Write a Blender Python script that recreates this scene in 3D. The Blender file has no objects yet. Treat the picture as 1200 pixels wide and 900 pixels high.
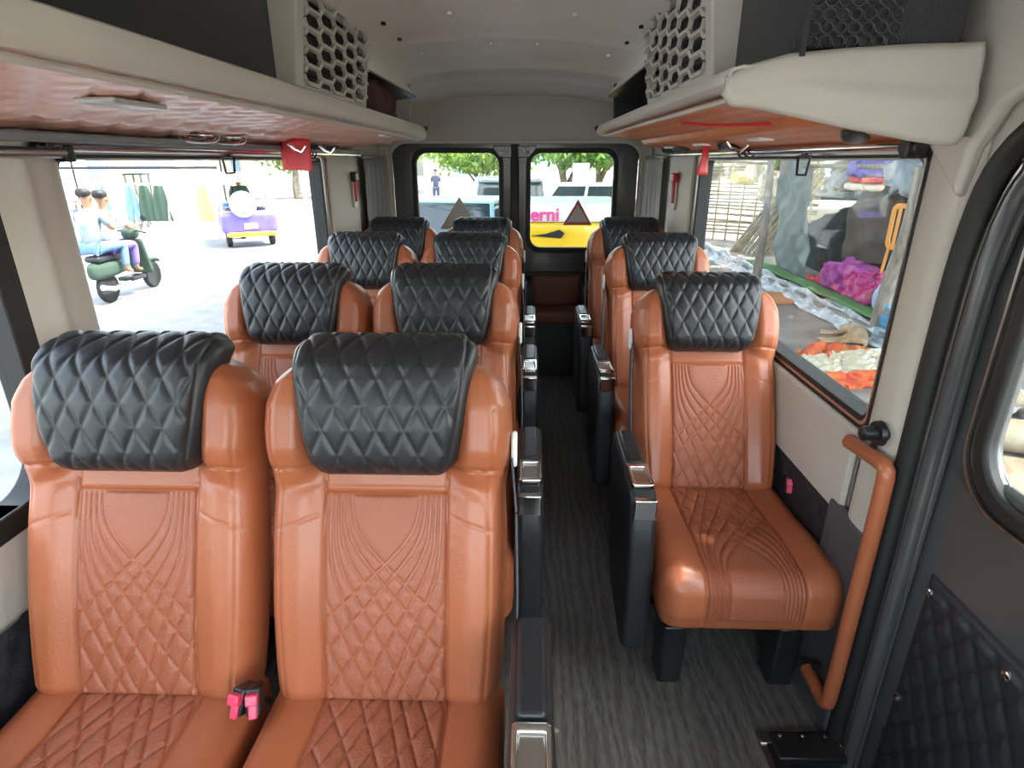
import bpy, bmesh, math, random
import numpy as np
from mathutils import Vector, Matrix, Euler
random.seed(7); RNG = np.random.RandomState(5)
C = bpy.context.scene.collection
S = bpy.context.scene
PI = math.pi
# ---------------------------------------------------------------- camera, sky, sun, exposure
FPX = 690.0; PITCH = math.atan(262/FPX); YAW = math.atan(20/FPX*math.cos(PITCH)); EYE = (0.1, 0.0, 1.47)
cd = bpy.data.cameras.new('camera'); cam = bpy.data.objects.new('camera', cd); C.objects.link(cam)
cam.location = EYE; cam.rotation_euler = (PI/2-PITCH, 0, YAW)
cd.sensor_fit = 'HORIZONTAL'; cd.sensor_width = 36; cd.lens = FPX/1200*36; cd.clip_start = .02; cd.clip_end = 400
S.camera = cam
S.view_settings.view_transform = 'Standard'; S.view_settings.look = 'None'; S.view_settings.gamma = 1
S.view_settings.use_curve_mapping = False
S.view_settings.exposure = 2.66
w = bpy.data.worlds.new('sky'); S.world = w; w.use_nodes = True
nt = w.node_tree; bg = nt.nodes['Background']
sky = nt.nodes.new('ShaderNodeTexSky'); sky.sky_type = 'NISHITA'; sky.sun_disc = False
sky.sun_elevation = math.radians(56); sky.sun_rotation = math.radians(100); sky.air_density = 1.2; sky.dust_density = 3.5
hs = nt.nodes.new('ShaderNodeHueSaturation'); hs.inputs['Saturation'].default_value = .45
nt.links.new(sky.outputs[0], hs.inputs['Color']); nt.links.new(hs.outputs[0], bg.inputs[0]); bg.inputs[1].default_value = .42
sl = bpy.data.lights.new('sun', 'SUN'); sun = bpy.data.objects.new('sun', sl); C.objects.link(sun)
sl.energy = 4.6; sl.angle = math.radians(.6); sl.color = (1, .93, .82)
SUNV = Vector((math.cos(math.radians(56))*.97, math.cos(math.radians(56))*.24, math.sin(math.radians(56)))).normalized()
sun.rotation_euler = SUNV.to_track_quat('Z', 'Y').to_euler(); sun.location = (5, 0, 12)

def at(px, py, axis, val):
    """point of the plane axis=val seen along the sight line through a place of the frame (used to survey the street)"""
    u = (px-600)/FPX; v = (450-py)/FPX
    d = Vector((u, math.cos(PITCH)+v*math.sin(PITCH), -math.sin(PITCH)+v*math.cos(PITCH)))
    d.rotate(Euler((0, 0, YAW))); e = Vector(EYE); k = 'xyz'.index(axis)
    return e + d*((val-e[k])/d[k])

# ---------------------------------------------------------------- materials
def new_mat(name):
    m = bpy.data.materials.new(name); m.use_nodes = True
    return m, m.node_tree, m.node_tree.nodes['Principled BSDF']
def mat(name, col, rough=.5, metal=0, bump=0, bscale=60, vary=0, vscale=8, spec=.5, coat=0, stretch=None, sheen=0):
    m, t, b = new_mat(name)
    b.inputs['Base Color'].default_value = (*col, 1); b.inputs['Roughness'].default_value = rough
    b.inputs['Metallic'].default_value = metal; b.inputs['Specular IOR Level'].default_value = spec
    b.inputs['Coat Weight'].default_value = coat
    if sheen: b.inputs['Sheen Weight'].default_value = sheen
    if bump or vary:
        tc = t.nodes.new('ShaderNodeTexCoord'); mp = t.nodes.new('ShaderNodeMapping')
        t.links.new(tc.outputs['Object'], mp.inputs[0])
        if stretch: mp.inputs['Scale'].default_value = stretch
    if bump:
        n = t.nodes.new('ShaderNodeTexNoise'); n.inputs['Scale'].default_value = bscale; n.inputs['Detail'].default_value = 4
        t.links.new(mp.outputs[0], n.inputs['Vector'])
        bp = t.nodes.new('ShaderNodeBump'); bp.inputs['Strength'].default_value = bump; bp.inputs['Distance'].default_value = .01
        t.links.new(n.outputs[0], bp.inputs['Height']); t.links.new(bp.outputs[0], b.inputs['Normal'])
    if vary:
        n = t.nodes.new('ShaderNodeTexNoise'); n.inputs['Scale'].default_value = vscale; n.inputs['Detail'].default_value = 6
        t.links.new(mp.outputs[0], n.inputs['Vector'])
        r = t.nodes.new('ShaderNodeValToRGB'); r.color_ramp.elements[0].position = .3; r.color_ramp.elements[1].position = .7
        r.color_ramp.elements[0].color = (*[c*(1-vary) for c in col], 1); r.color_ramp.elements[1].color = (*[min(1, c*(1+vary)) for c in col], 1)
        t.links.new(n.outputs[0], r.inputs[0]); t.links.new(r.outputs[0], b.inputs['Base Color'])
    return m
def glass_mat(name, tint=(.93, .96, .95), refl=1.0):
    m = bpy.data.materials.new(name); m.use_nodes = True; t = m.node_tree; t.nodes.clear()
    o = t.nodes.new('ShaderNodeOutputMaterial'); mx = t.nodes.new('ShaderNodeMixShader')
    tr = t.nodes.new('ShaderNodeBsdfTransparent'); tr.inputs[0].default_value = (*tint, 1)
    gl = t.nodes.new('ShaderNodeBsdfGlossy'); gl.inputs['Roughness'].default_value = .02
    lw = t.nodes.new('ShaderNodeLayerWeight'); lw.inputs[0].default_value = .5
    pw = t.nodes.new('ShaderNodeMath'); pw.operation = 'POWER'; pw.inputs[1].default_value = 5; t.links.new(lw.outputs['Facing'], pw.inputs[0])
    fr = t.nodes.new('ShaderNodeMath'); fr.operation = 'MULTIPLY_ADD'; fr.inputs[1].default_value = .5*refl; fr.inputs[2].default_value = .025*refl; t.links.new(pw.outputs[0], fr.inputs[0])
    t.links.new(fr.outputs[0], mx.inputs[0]); t.links.new(tr.outputs[0], mx.inputs[1]); t.links.new(gl.outputs[0], mx.inputs[2])
    t.links.new(mx.outputs[0], o.inputs[0]); return m
def wood_floor():
    m, t, b = new_mat('floor_vinyl')
    tc = t.nodes.new('ShaderNodeTexCoord'); mp = t.nodes.new('ShaderNodeMapping'); mp.inputs['Scale'].default_value = (1, .18, 1)
    t.links.new(tc.outputs['Object'], mp.inputs[0])
    n = t.nodes.new('ShaderNodeTexNoise'); n.inputs['Scale'].default_value = 9; n.inputs['Detail'].default_value = 3
    t.links.new(mp.outputs[0], n.inputs['Vector'])
    wv = t.nodes.new('ShaderNodeTexWave'); wv.wave_type = 'BANDS'; wv.bands_direction = 'X'; wv.inputs['Scale'].default_value = 9
    wv.inputs['Distortion'].default_value = 9; wv.inputs['Detail'].default_value = 3; wv.inputs['Detail Scale'].default_value = 1.4
    t.links.new(mp.outputs[0], wv.inputs['Vector'])
    f = t.nodes.new('ShaderNodeTexNoise'); f.inputs['Scale'].default_value = 130; f.inputs['Detail'].default_value = 3; t.links.new(mp.outputs[0], f.inputs['Vector'])
    a = t.nodes.new('ShaderNodeMath'); a.operation = 'MULTIPLY_ADD'; a.inputs[1].default_value = .30
    t.links.new(wv.outputs[0], a.inputs[0]); t.links.new(f.outputs[0], a.inputs[2])
    r = t.nodes.new('ShaderNodeValToRGB'); r.color_ramp.elements[0].position = .3; r.color_ramp.elements[1].position = .95
    r.color_ramp.elements[0].color = (.048, .045, .042, 1); r.color_ramp.elements[1].color = (.155, .146, .135, 1)
    t.links.new(a.outputs[0], r.inputs[0]); t.links.new(r.outputs[0], b.inputs['Base Color'])
    bp = t.nodes.new('ShaderNodeBump'); bp.inputs['Strength'].default_value = .25; bp.inputs['Distance'].default_value = .003
    t.links.new(a.outputs[0], bp.inputs['Height']); t.links.new(bp.outputs[0], b.inputs['Normal'])
    b.inputs['Roughness'].default_value = .42
    return m
def wavy(name, c1, c2, scale, stretch, rough=.5, dist=4, bump=.3):
    m, t, b = new_mat(name)
    tc = t.nodes.new('ShaderNodeTexCoord'); mp = t.nodes.new('ShaderNodeMapping'); mp.inputs['Scale'].default_value = stretch
    t.links.new(tc.outputs['Object'], mp.inputs[0])
    wv = t.nodes.new('ShaderNodeTexWave'); wv.bands_direction = 'X'; wv.inputs['Scale'].default_value = scale; wv.inputs['Distortion'].default_value = dist; wv.inputs['Detail'].default_value = 3
    t.links.new(mp.outputs[0], wv.inputs['Vector'])
    r = t.nodes.new('ShaderNodeValToRGB'); r.color_ramp.elements[0].color = (*c1, 1); r.color_ramp.elements[1].color = (*c2, 1)
    t.links.new(wv.outputs[0], r.inputs[0]); t.links.new(r.outputs[0], b.inputs['Base Color'])
    bp = t.nodes.new('ShaderNodeBump'); bp.inputs['Strength'].default_value = bump; bp.inputs['Distance'].default_value = .005
    t.links.new(wv.outputs[0], bp.inputs['Height']); t.links.new(bp.outputs[0], b.inputs['Normal'])
    b.inputs['Roughness'].default_value = rough
    return m
def blotch(name, cols, scale=6, rough=.8, stretch=(1, 1, 1)):
    m, t, b = new_mat(name)
    tc = t.nodes.new('ShaderNodeTexCoord'); mp = t.nodes.new('ShaderNodeMapping'); mp.inputs['Scale'].default_value = stretch
    t.links.new(tc.outputs['Object'], mp.inputs[0])
    n = t.nodes.new('ShaderNodeTexNoise'); n.inputs['Scale'].default_value = scale; n.inputs['Detail'].default_value = 5
    t.links.new(mp.outputs[0], n.inputs['Vector'])
    r = t.nodes.new('ShaderNodeValToRGB'); e = r.color_ramp.elements
    e[0].position = .32; e[0].color = (*cols[0], 1); e[1].position = .68; e[1].color = (*cols[-1], 1)
    for i, c in enumerate(cols[1:-1]):
        q = e.new(.32+.36*(i+1)/(len(cols)-1)); q.color = (*c, 1)
    t.links.new(n.outputs[0], r.inputs[0]); t.links.new(r.outputs[0], b.inputs['Base Color'])
    b.inputs['Roughness'].default_value = rough
    bp = t.nodes.new('ShaderNodeBump'); bp.inputs['Strength'].default_value = .5; bp.inputs['Distance'].default_value = .02
    t.links.new(n.outputs[0], bp.inputs['Height']); t.links.new(bp.outputs[0], b.inputs['Normal'])
    return m
def translucent(name, col, amt=.4, rough=.8):
    m, t, b = new_mat(name); b.inputs['Base Color'].default_value = (*col, 1); b.inputs['Roughness'].default_value = rough
    tr = t.nodes.new('ShaderNodeBsdfTranslucent'); tr.inputs[0].default_value = (*col, 1)
    mx = t.nodes.new('ShaderNodeMixShader'); mx.inputs[0].default_value = amt
    o = [n for n in t.nodes if n.type == 'OUTPUT_MATERIAL'][0]
    t.links.new(b.outputs[0], mx.inputs[1]); t.links.new(tr.outputs[0], mx.inputs[2]); t.links.new(mx.outputs[0], o.inputs[0])
    return m

M = dict(
    tan=mat('tan_leather', (.375, .110, .046), .38, bump=.12, bscale=90, vary=.06, vscale=3, coat=.08),
    tan_panel=mat('tan_perforated_leather', (.32, .096, .047), .46, bump=.25, bscale=220, vary=.05, vscale=5),
    black_leather=mat('black_leather', (.017, .019, .022), .42, bump=.06, bscale=200, coat=.05),
    black_vinyl=mat('black_vinyl', (.018, .019, .021), .42, bump=.15, bscale=160),
    black_fabric=mat('black_quilted_fabric', (.020, .020, .024), .7, bump=.2, bscale=200),
    black_plastic=mat('black_plastic', (.014, .014, .015), .35),
    rubber=mat('black_rubber', (.012, .012, .012), .55),
    door_paint=mat('dark_grey_paint', (.085, .088, .092), .22, metal=.3, coat=.5),
    chrome=mat('chrome', (.75, .74, .72), .12, metal=1),
    steel=mat('brushed_steel', (.55, .54, .52), .3, metal=1),
    beige=mat('beige_trim_plastic', (.53, .495, .44), .5, bump=.06, bscale=150),
    beige_dark=mat('grey_beige_trim', (.46, .435, .39), .55, bump=.06, bscale=150),
    ceiling=mat('ceiling_headliner', (.84, .80, .745), .6, bump=.12, bscale=40, vary=.04, vscale=2),
    dark_trim=mat('charcoal_trim', (.030, .032, .035), .45, bump=.1, bscale=150),
    grey_panel=mat('grey_lower_trim', (.075, .078, .084), .5, bump=.1, bscale=150),
    rod_grey=mat('blue_grey_rail', (.20, .22, .24), .35),
    curtain_grey=translucent('grey_curtain', (.34, .34, .34), .25),
    curtain_pale=translucent('pale_curtain', (.60, .59, .56), .35),
    red=mat('red_plastic', (.60, .018, .03), .35),
    buckle=mat('pink_red_button', (.75, .06, .13), .3),
    red_card=mat('red_card', (.55, .03, .035), .6, vary=.15, vscale=20),
    white=mat('white_plastic', (.75, .74, .71), .35),
    belt=mat('grey_webbing', (.06, .06, .07), .7),
    clear=glass_mat('clear_glass'),
    tint=glass_mat('tinted_glass', (.74, .77, .77)),
    floor=wood_floor(),
    rack_right=wavy('tan_ribbed_leather', (.52, .15, .055), (.62, .20, .08), 14, (.35, 1, 1), .4, 3, .35),
)

# ---------------------------------------------------------------- mesh tools
class MB:
    def __init__(s): s.v = []; s.f = []
    def add(s, vs, fs):
        o = len(s.v); s.v += [tuple(map(float, p)) for p in vs]; s.f += [tuple(i+o for i in f) for f in fs]; return s
    def box(s, c, d, rot=None):
        R = Euler(rot).to_matrix() if rot else None; vs = []
        for z in (-1, 1):
            for y in (-1, 1):
                for x in (-1, 1):
                    p = Vector((x*d[0]/2, y*d[1]/2, z*d[2]/2)); p = R@p if R else p; vs.append(p+Vector(c))
        return s.add(vs, [(0, 2, 3, 1), (4, 5, 7, 6), (0, 1, 5, 4), (2, 6, 7, 3), (0, 4, 6, 2), (1, 3, 7, 5)])
    def bb(s, x0, x1, y0, y1, z0, z1): return s.box(((x0+x1)/2, (y0+y1)/2, (z0+z1)/2), (x1-x0, y1-y0, z1-z0))
    def bar(s, p, q, w_, h, up=(0, 0, 1)):
        p = Vector(p); q = Vector(q); d = (q-p).normalized(); a = d.cross(Vector(up))
        if a.length < 1e-4: a = d.cross(Vector((1, 0, 0)))
        a.normalize(); b = a.cross(d)
        vs = [e+a*sx*w_/2+b*sz*h/2 for e in (p, q) for sx, sz in ((-1, -1), (1, -1), (1, 1), (-1, 1))]
        return s.add(vs, [(3, 2, 1, 0), (4, 5, 6, 7), (0, 1, 5, 4), (1, 2, 6, 5), (2, 3, 7, 6), (3, 0, 4, 7)])
    def tube(s, pts, r, n=12, cap=True, closed=False):
        pts = [Vector(p) for p in pts]; rs = r if hasattr(r, '__len__') else [r]*len(pts); rings = []; a = None; N = len(pts)
        for i, p in enumerate(pts):
            if closed: d = pts[(i+1) % N]-pts[i-1]
            else: d = pts[min(i+1, N-1)]-pts[max(i-1, 0)]
            d.normalize()
            if a is None:
                a = d.cross(Vector((0, 0, 1)));
                if a.length < .05: a = d.cross(Vector((1, 0, 0)))
            a = (a-d*a.dot(d)).normalized(); b = d.cross(a)
            rings.append([p+(a*math.cos(t)+b*math.sin(t))*rs[i] for t in [2*PI*k/n for k in range(n)]])
        vs = [q for ring in rings for q in ring]; fs = []
        for i in range(N if closed else N-1):
            for k in range(n):
                j = (i+1) % N
                fs.append((i*n+k, i*n+(k+1) % n, j*n+(k+1) % n, j*n+k))
        if cap and not closed: fs += [tuple(range(n))[::-1], tuple((N-1)*n+k for k in range(n))]
        return s.add(vs, fs)
    def cyl(s, p, q, r, n=20): return s.tube([p, q], r, n)
    def prism(s, poly, axis, a, b):
        """polygon in the two remaining axes extruded from a to b along axis"""
        def P(u, v, t): return {'x': (t, u, v), 'y': (u, t, v), 'z': (u, v, t)}[axis]
        n = len(poly); vs = [P(u, v, a) for u, v in poly]+[P(u, v, b) for u, v in poly]
        return s.add(vs, [tuple(range(n))[::-1], tuple(range(n, 2*n))]+[(i, (i+1) % n, (i+1) % n+n, i+n) for i in range(n)])
    def grid(s, P):
        nu, nv = P.shape[:2]; idx = np.arange(nu*nv).reshape(nu, nv)
        f = np.stack([idx[:-1, :-1], idx[1:, :-1], idx[1:, 1:], idx[:-1, 1:]], -1).reshape(-1, 4)
        o = len(s.v); s.v += [tuple(p) for p in P.reshape(-1, 3).tolist()]; s.f += [tuple(q) for q in (f+o).tolist()]; return s
    def lathe(s, prof, c=(0, 0, 0), n=24, axis='z'):
        vs = []
        for r, h in prof:
            for k in range(n):
                a = 2*PI*k/n; p = (r*math.cos(a), r*math.sin(a), h)
                if axis == 'x': p = (p[2], p[0], p[1])
                if axis == 'y': p = (p[0], p[2], p[1])
                vs.append((p[0]+c[0], p[1]+c[1], p[2]+c[2]))
        m = len(prof); fs = [(i*n+k, i*n+(k+1) % n, (i+1)*n+(k+1) % n, (i+1)*n+k) for i in range(m-1) for k in range(n)]
        fs += [tuple(range(n))[::-1], tuple((m-1)*n+k for k in range(n))]
        return s.add(vs, fs)
    def ring(s, axis, t0, t1, outer, inner, ro, ri, n=8):
        """plate with a rounded rectangular hole; outer/inner = (u0,u1,v0,v1)"""
        def loop(q, r):
            u0, u1, v0, v1 = q; L = []
            for cu, cv, a0 in ((u1-r, v1-r, 0), (u0+r, v1-r, PI/2), (u0+r, v0+r, PI), (u1-r, v0+r, 1.5*PI)):
                L += [(cu+r*math.cos(a0+PI/2*k/n), cv+r*math.sin(a0+PI/2*k/n)) for k in range(n+1)]
            return L
        A = loop(outer, max(ro, 1e-4)); B = loop(inner, max(ri, 1e-4)); m = len(A)
        def P(u, v, t): return {'x': (t, u, v), 'y': (u, t, v), 'z': (u, v, t)}[axis]
        vs = [P(u, v, t) for t in (t0, t1) for L in (A, B) for u, v in L]; fs = []
        for i in range(m):
            j = (i+1) % m
            fs += [(i, j, m+j, m+i), (2*m+i, 3*m+i, 3*m+j, 2*m+j), (i, 2*m+i, 2*m+j, j), (m+i, m+j, 3*m+j, 3*m+i)]
        return s.add(vs, fs)
    def build(s, name, m, parent=None, bevel=0, smooth=True, ang=40, seg=2):
        me = bpy.data.meshes.new(name); me.from_pydata(s.v, [], s.f); me.validate(clean_customdata=False)
        bm = bmesh.new(); bm.from_mesh(me); bmesh.ops.recalc_face_normals(bm, faces=bm.faces); bm.to_mesh(me); bm.free()
        if smooth:
            me.polygons.foreach_set('use_smooth', [True]*len(me.polygons)); me.set_sharp_from_angle(angle=math.radians(ang))
        me.materials.append(m)
        o = bpy.data.objects.new(name, me); C.objects.link(o)
        if parent: o.parent = parent
        if bevel:
            b = o.modifiers.new('bevel', 'BEVEL'); b.width = bevel; b.segments = seg; b.limit_method = 'ANGLE'; b.angle_limit = math.radians(40)
        return o
def rbox(size, r, n, warp=None, center=(0, 0, 0)):
    h = np.array(size)/2.; n = np.array(n); keys = []; quads = []; off = 0
    for ax in range(3):
        b, c = (ax+1) % 3, (ax+2) % 3
        for sg in (0, 1):
            I, J = np.meshgrid(np.arange(n[b]+1), np.arange(n[c]+1), indexing='ij')
            K = np.zeros(I.shape+(3,), int); K[..., ax] = sg*n[ax]; K[..., b] = I; K[..., c] = J
            idx = np.arange(I.size).reshape(I.shape)+off
            q = np.stack([idx[:-1, :-1], idx[1:, :-1], idx[1:, 1:], idx[:-1, 1:]], -1).reshape(-1, 4)
            if sg == 0: q = q[:, ::-1]
            keys.append(K.reshape(-1, 3)); quads.append(q); off += I.size
    K = np.concatenate(keys); Q = np.concatenate(quads)
    U, inv = np.unique(K, axis=0, return_inverse=True); Q = inv.reshape(-1)[Q]
    P = (U/n*2-1)*h; inner = np.clip(P, -(h-r), h-r); D = P-inner; D /= np.maximum(np.linalg.norm(D, axis=1, keepdims=True), 1e-9)
    P = inner+D*r+np.array(center)
    if warp: P = warp(P, D)
    mb = MB(); mb.v = [tuple(p) for p in P.tolist()]; mb.f = [tuple(q) for q in Q.tolist()]
    return mb
def sstep(a, b, x): t = np.clip((x-a)/(b-a), 0, 1); return t*t*(3-2*t)
def crumple(P, amp, k=6, seed=0):
    rs = np.random.RandomState(seed); o = np.zeros_like(P)
    for i in range(7):
        d = rs.randn(3); d /= np.linalg.norm(d); f = k*(1+i*.55); ph = rs.rand()*6.28; dr = rs.randn(3); dr /= np.linalg.norm(dr)
        o += dr*(np.abs(np.sin(P@d*f+ph))*2-1)[:, None]*amp/(1+i*.6)
    return P+o
def empty(name, loc=(0, 0, 0), rz=0, label=None, cat=None, group=None, scale=1):
    o = bpy.data.objects.new(name, None); C.objects.link(o); o.location = loc; o.rotation_euler = (0, 0, rz)
    o.empty_display_size = .1; o.scale = (scale,)*3
    tag(o, label, cat, group); return o
def tag(o, label=None, cat=None, group=None, kind=None):
    if label: o['label'] = label
    if cat: o['category'] = cat
    if group: o['group'] = group
    if kind: o['kind'] = kind
    return o
def struct(o): o['kind'] = 'structure'; return o
def copy_tree(o, parent=None):
    c = o.copy(); C.objects.link(c); c.parent = parent
    for ch in [k for k in bpy.data.objects if k.parent == o]: copy_tree(ch, c)
    return c
def smooth_path(pts, it=2, q=.25):
    pts = [Vector(p) for p in pts]
    for _ in range(it):
        o = [pts[0]]
        for a, b in zip(pts[:-1], pts[1:]): o += [a.lerp(b, q), a.lerp(b, 1-q)]
        o.append(pts[-1]); pts = o
    return pts
M['tri_red'] = mat('red_reflector', (.60, .10, .10), .4)
M['tri_grey'] = mat('grey_reflector', (.62, .56, .50), .5)
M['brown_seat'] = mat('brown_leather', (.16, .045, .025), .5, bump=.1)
M['maroon'] = mat('maroon_cloth', (.05, .012, .014), .85, bump=.3, bscale=60)
M['lamp_grey'] = mat('grey_lens', (.45, .45, .44), .2)
# ================================================================ THE VAN: shell
YF, YR = -1.2, 4.42       # front bulkhead, rear wall
XI, XO = .95, 1.00
# floor with a step well beside the sliding door
fl = MB(); fl.bb(-XO, .76, YF, YR, -.06, 0); fl.bb(.76, XO, 1.17, YR, -.06, 0); fl.bb(.76, XO, YF, .1, -.06, 0)
struct(fl.build('floor', M['floor'], smooth=False))
sw = MB(); sw.bb(.76, 1.03, .1, 1.17, -.34, -.30); sw.bb(.74, .76, .1, 1.17, -.34, -.06); sw.bb(.76, 1.03, 1.15, 1.17, -.34, -.06); sw.bb(.76, 1.03, .1, .12, -.34, -.06)
struct(sw.build('trim_1', M['black_vinyl'], smooth=False))
m = MB(); m.bb(-.93, .74, YF+.02, .12, .001, .012); struct(m.build('trim_19', M['beige'], smooth=False))      # unseen pale cab mat, added to bounce sunlight up to the ceiling
m = MB(); m.bb(-.9, .9, YF+.01, YF+.22, .55, .80); struct(m.build('trim_20', M['beige'], bevel=.05, seg=4))   # unseen dashboard top, added pale to throw light upwards
# ceiling: shallow crown, cross ridges, rounded down at the rear
ys = np.linspace(YF, YR-.02, 240); xs = np.linspace(-.99, .99, 60); Yg, Xg = np.meshgrid(ys, xs, indexing='ij')
Z = 1.925-.05*np.abs(Xg/.62)**2.2
for yr, a, wd in ((2.62, -.012, .05), (3.35, -.016, .09), (3.85, -.018, .06), (1.4, -.01, .05), (.4, -.01, .05)):
    Z += a*np.exp(-((Yg-yr-.06*(Xg/.6)**2)/wd)**2)
Z -= .035*sstep(2.6, 2.75, Yg)*(1-sstep(3.0, 3.8, Yg))*.3
Z -= .04*sstep(3.7, 4.4, Yg)
cm = MB(); cm.grid(np.stack([Xg, Yg, Z], -1)); ce = struct(cm.build('ceiling', M['ceiling']))
mo = ce.modifiers.new('solid', 'SOLIDIFY'); mo.thickness = .03; mo.offset = 1
for i, (px, py) in enumerate(((527, 17), (674, 17), (493, 60), (713, 60), (576, 53), (630, 53), (449, 23), (468, 42), (735, 43), (752, 23))):
    p = at(px, py, 'z', 1.90); b = MB(); b.lathe([(.008, -.004), (.008, .004), (.005, .006)], (p.x, p.y, 1.905-.05*abs(p.x/.62)**2.2))
    tag(b.build('ceiling_clip', M['white'] if i < 6 else M['black_plastic']), ('white' if i < 6 else 'dark')+' round headliner clip in the van ceiling, '+
        ['front row, left of centre', 'front row, right of centre', 'left end of the cross seam', 'right end of the cross seam', 'left of the middle seam', 'right of the middle seam',
         'nearest the left vent grille', 'second from the left vent grille', 'second from the right vent grille', 'nearest the right vent grille'][i], 'clip', 'clips in the headliner')

def wall(side):
    s = 1 if side == 'right' else -1
    def bb(m, x0, x1, *r): m.bb(*(sorted((s*x0, s*x1))), *r)
    m = MB()
    bb(m, XI, XO, 1.17, YR, .60, .86)                                # beige sill band
    bb(m, XI, XO, YF, YR, 1.47, 1.96)                               # header
    bb(m, XI, XO, 1.17, 1.36, .60, 1.47)                             # B pillar
    bb(m, XI, XO, 3.12, YR, .86, 1.47)                               # rear pillar
    if side == 'left':
        bb(m, XI, XO, YF, 1.17, .60, .80); bb(m, XI, XO, -.3, -.1, .8, 1.47); bb(m, XI, XO, -1.2, -1.1, .8, 1.47)
        bb(m, XI, XO, YF, YR, -.06, .60)
    else:
        bb(m, XI, XO, 1.17, YR, -.06, .60); bb(m, XI, XO, YF, .1, -.06, .86); bb(m, XI, XO, -.15, .1, .86, 1.47); bb(m, XI, XO, -1.2, -1.1, .8, 1.47)
    struct(m.build('wall_'+side, M['beige'], smooth=False))
    # quilted black side lining under the sill
    q = MB(); ys = np.arange(1.19 if s > 0 else -1.15, 4.38, .012); zs = np.arange(.03, .60, .012); Yg, Zg = np.meshgrid(ys, zs, indexing='ij')
    q.grid(np.stack([s*(XI-.012-quilt(Yg, Zg, .07, .09)*.006), Yg, Zg], -1))
    struct(q.build('trim_2' if s > 0 else 'trim_3', M['black_fabric']))
    # sill cap and its groove
    t = MB(); bb(t, XI-.022, XI, 1.36, 4.3, .585, .835)
    struct(t.build('trim_4' if s > 0 else 'trim_5', M['beige'], bevel=.012, seg=3))
    # B pillar cover, bulged
    pts = []; y0, y1 = (1.19, 1.345) if s > 0 else (1.17, 1.37)
    zz = np.linspace(.62, 1.62, 20); yy = np.linspace(y0, y1, 24); Yg, Zg = np.meshgrid(yy, zz, indexing='ij'); tt = (Yg-y0)/(y1-y0)
    bul = .028*(1-np.abs(tt*2-1)**3)+(.010*np.exp(-((tt-.3)/.1)**2) if s < 0 else 0)
    g = MB(); g.grid(np.stack([s*(XI-.002-bul), Yg, Zg], -1)); struct(g.build('trim_6' if s > 0 else 'trim_7', M['beige']))
    g = MB(); bb(g, XI-.03, XI, y0, y1+.06, 0.0, .62); struct(g.build('trim_8' if s > 0 else 'trim_9', M['grey_panel'], bevel=.01))
    # rear pillar cover with a seam, pillar return beside the rear doors
    g = MB(); bb(g, XI-.02, XI, 3.2, 3.72, .84, 1.50); bb(g, XI-.075, XI, 4.36, YR, .2, 1.56); struct(g.build('trim_10' if s > 0 else 'trim_11', M['beige'], bevel=.015, seg=3))
    # big side window
    n = 1 if s > 0 else 2
    e = struct(tagk(empty('window_%d' % n)))
    f = MB(); f.ring('x', s*(XI-.008), s*(XO+.004), (1.33, 3.15, .835, 1.50), (1.362, 3.10, .868, 1.475), .03, .035); f.build('window_frame', M['rubber'], e, bevel=.003)
    f = MB(); f.ring('x', s*(XI-.012), s*(XI-.004), (1.35, 3.13, .848, 1.49), (1.356, 3.118, .856, 1.483), .03, .03); f.build('window_bead', M['steel'], e)
    f = MB(); bb(f, XO-.02, XO-.014, 1.34, 3.14, .84, 1.49); f.build('pane', M['tint'], e, smooth=False)
def tagk(o): return o
def quilt(u, v, du, dv):
    a = u/du+v/dv; b = u/du-v/dv
    d = np.minimum(np.abs(a-np.round(a)), np.abs(b-np.round(b)))
    return 1-np.exp(-(d/.13)**1.5)
wall('right'); wall('left')
# near left side window behind the first row
e = struct(empty('window_3')); f = MB(); f.ring('x', -XI+.008, -XO-.004, (-.12, 1.19, .75, 1.50), (-.06, 1.125, .80, 1.47), .08, .10); f.build('window_frame', M['rubber'], e, bevel=.004)
f = MB(); f.bb(-.99, -.985, -.1, 1.16, .77, 1.48); f.build('pane', M['tint'], e, smooth=False)
for n, s in ((4, -1), (5, 1)):                                   # cab side windows
    e = struct(empty('window_%d' % n)); f = MB(); f.ring('x', s*(XI-.008), s*(XO+.004), (-1.15, -.1, .78, 1.5), (-1.09, -.31, .86, 1.46), .05, .08); f.build('window_frame', M['rubber'], e)
    f = MB(); f.bb(*sorted((s*.985, s*.99)), -1.12, -.2, .8, 1.48); f.build('pane', M['clear'], e, smooth=False)
# front: dash bulkhead and windscreen
m = MB(); m.bb(-XO, XO, YF-.05, YF, -.06, .85); m.bb(-XO, XO, YF-.05, YF, 1.72, 1.96); m.bb(-XO, -.9, YF-.05, YF, .85, 1.72); m.bb(.9, XO, YF-.05, YF, .85, 1.72)
struct(m.build('wall_front', M['dark_trim'], smooth=False))
e = struct(empty('window_6')); f = MB(); f.ring('y', YF-.06, YF+.01, (-.93, .93, .8, 1.75), (-.88, .88, .87, 1.70), .08, .1); f.build('window_frame', M['rubber'], e)
f = MB(); f.bb(-.9, .9, YF-.04, YF-.03, .82, 1.73); f.build('pane', M['clear'], e, smooth=False)
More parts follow.
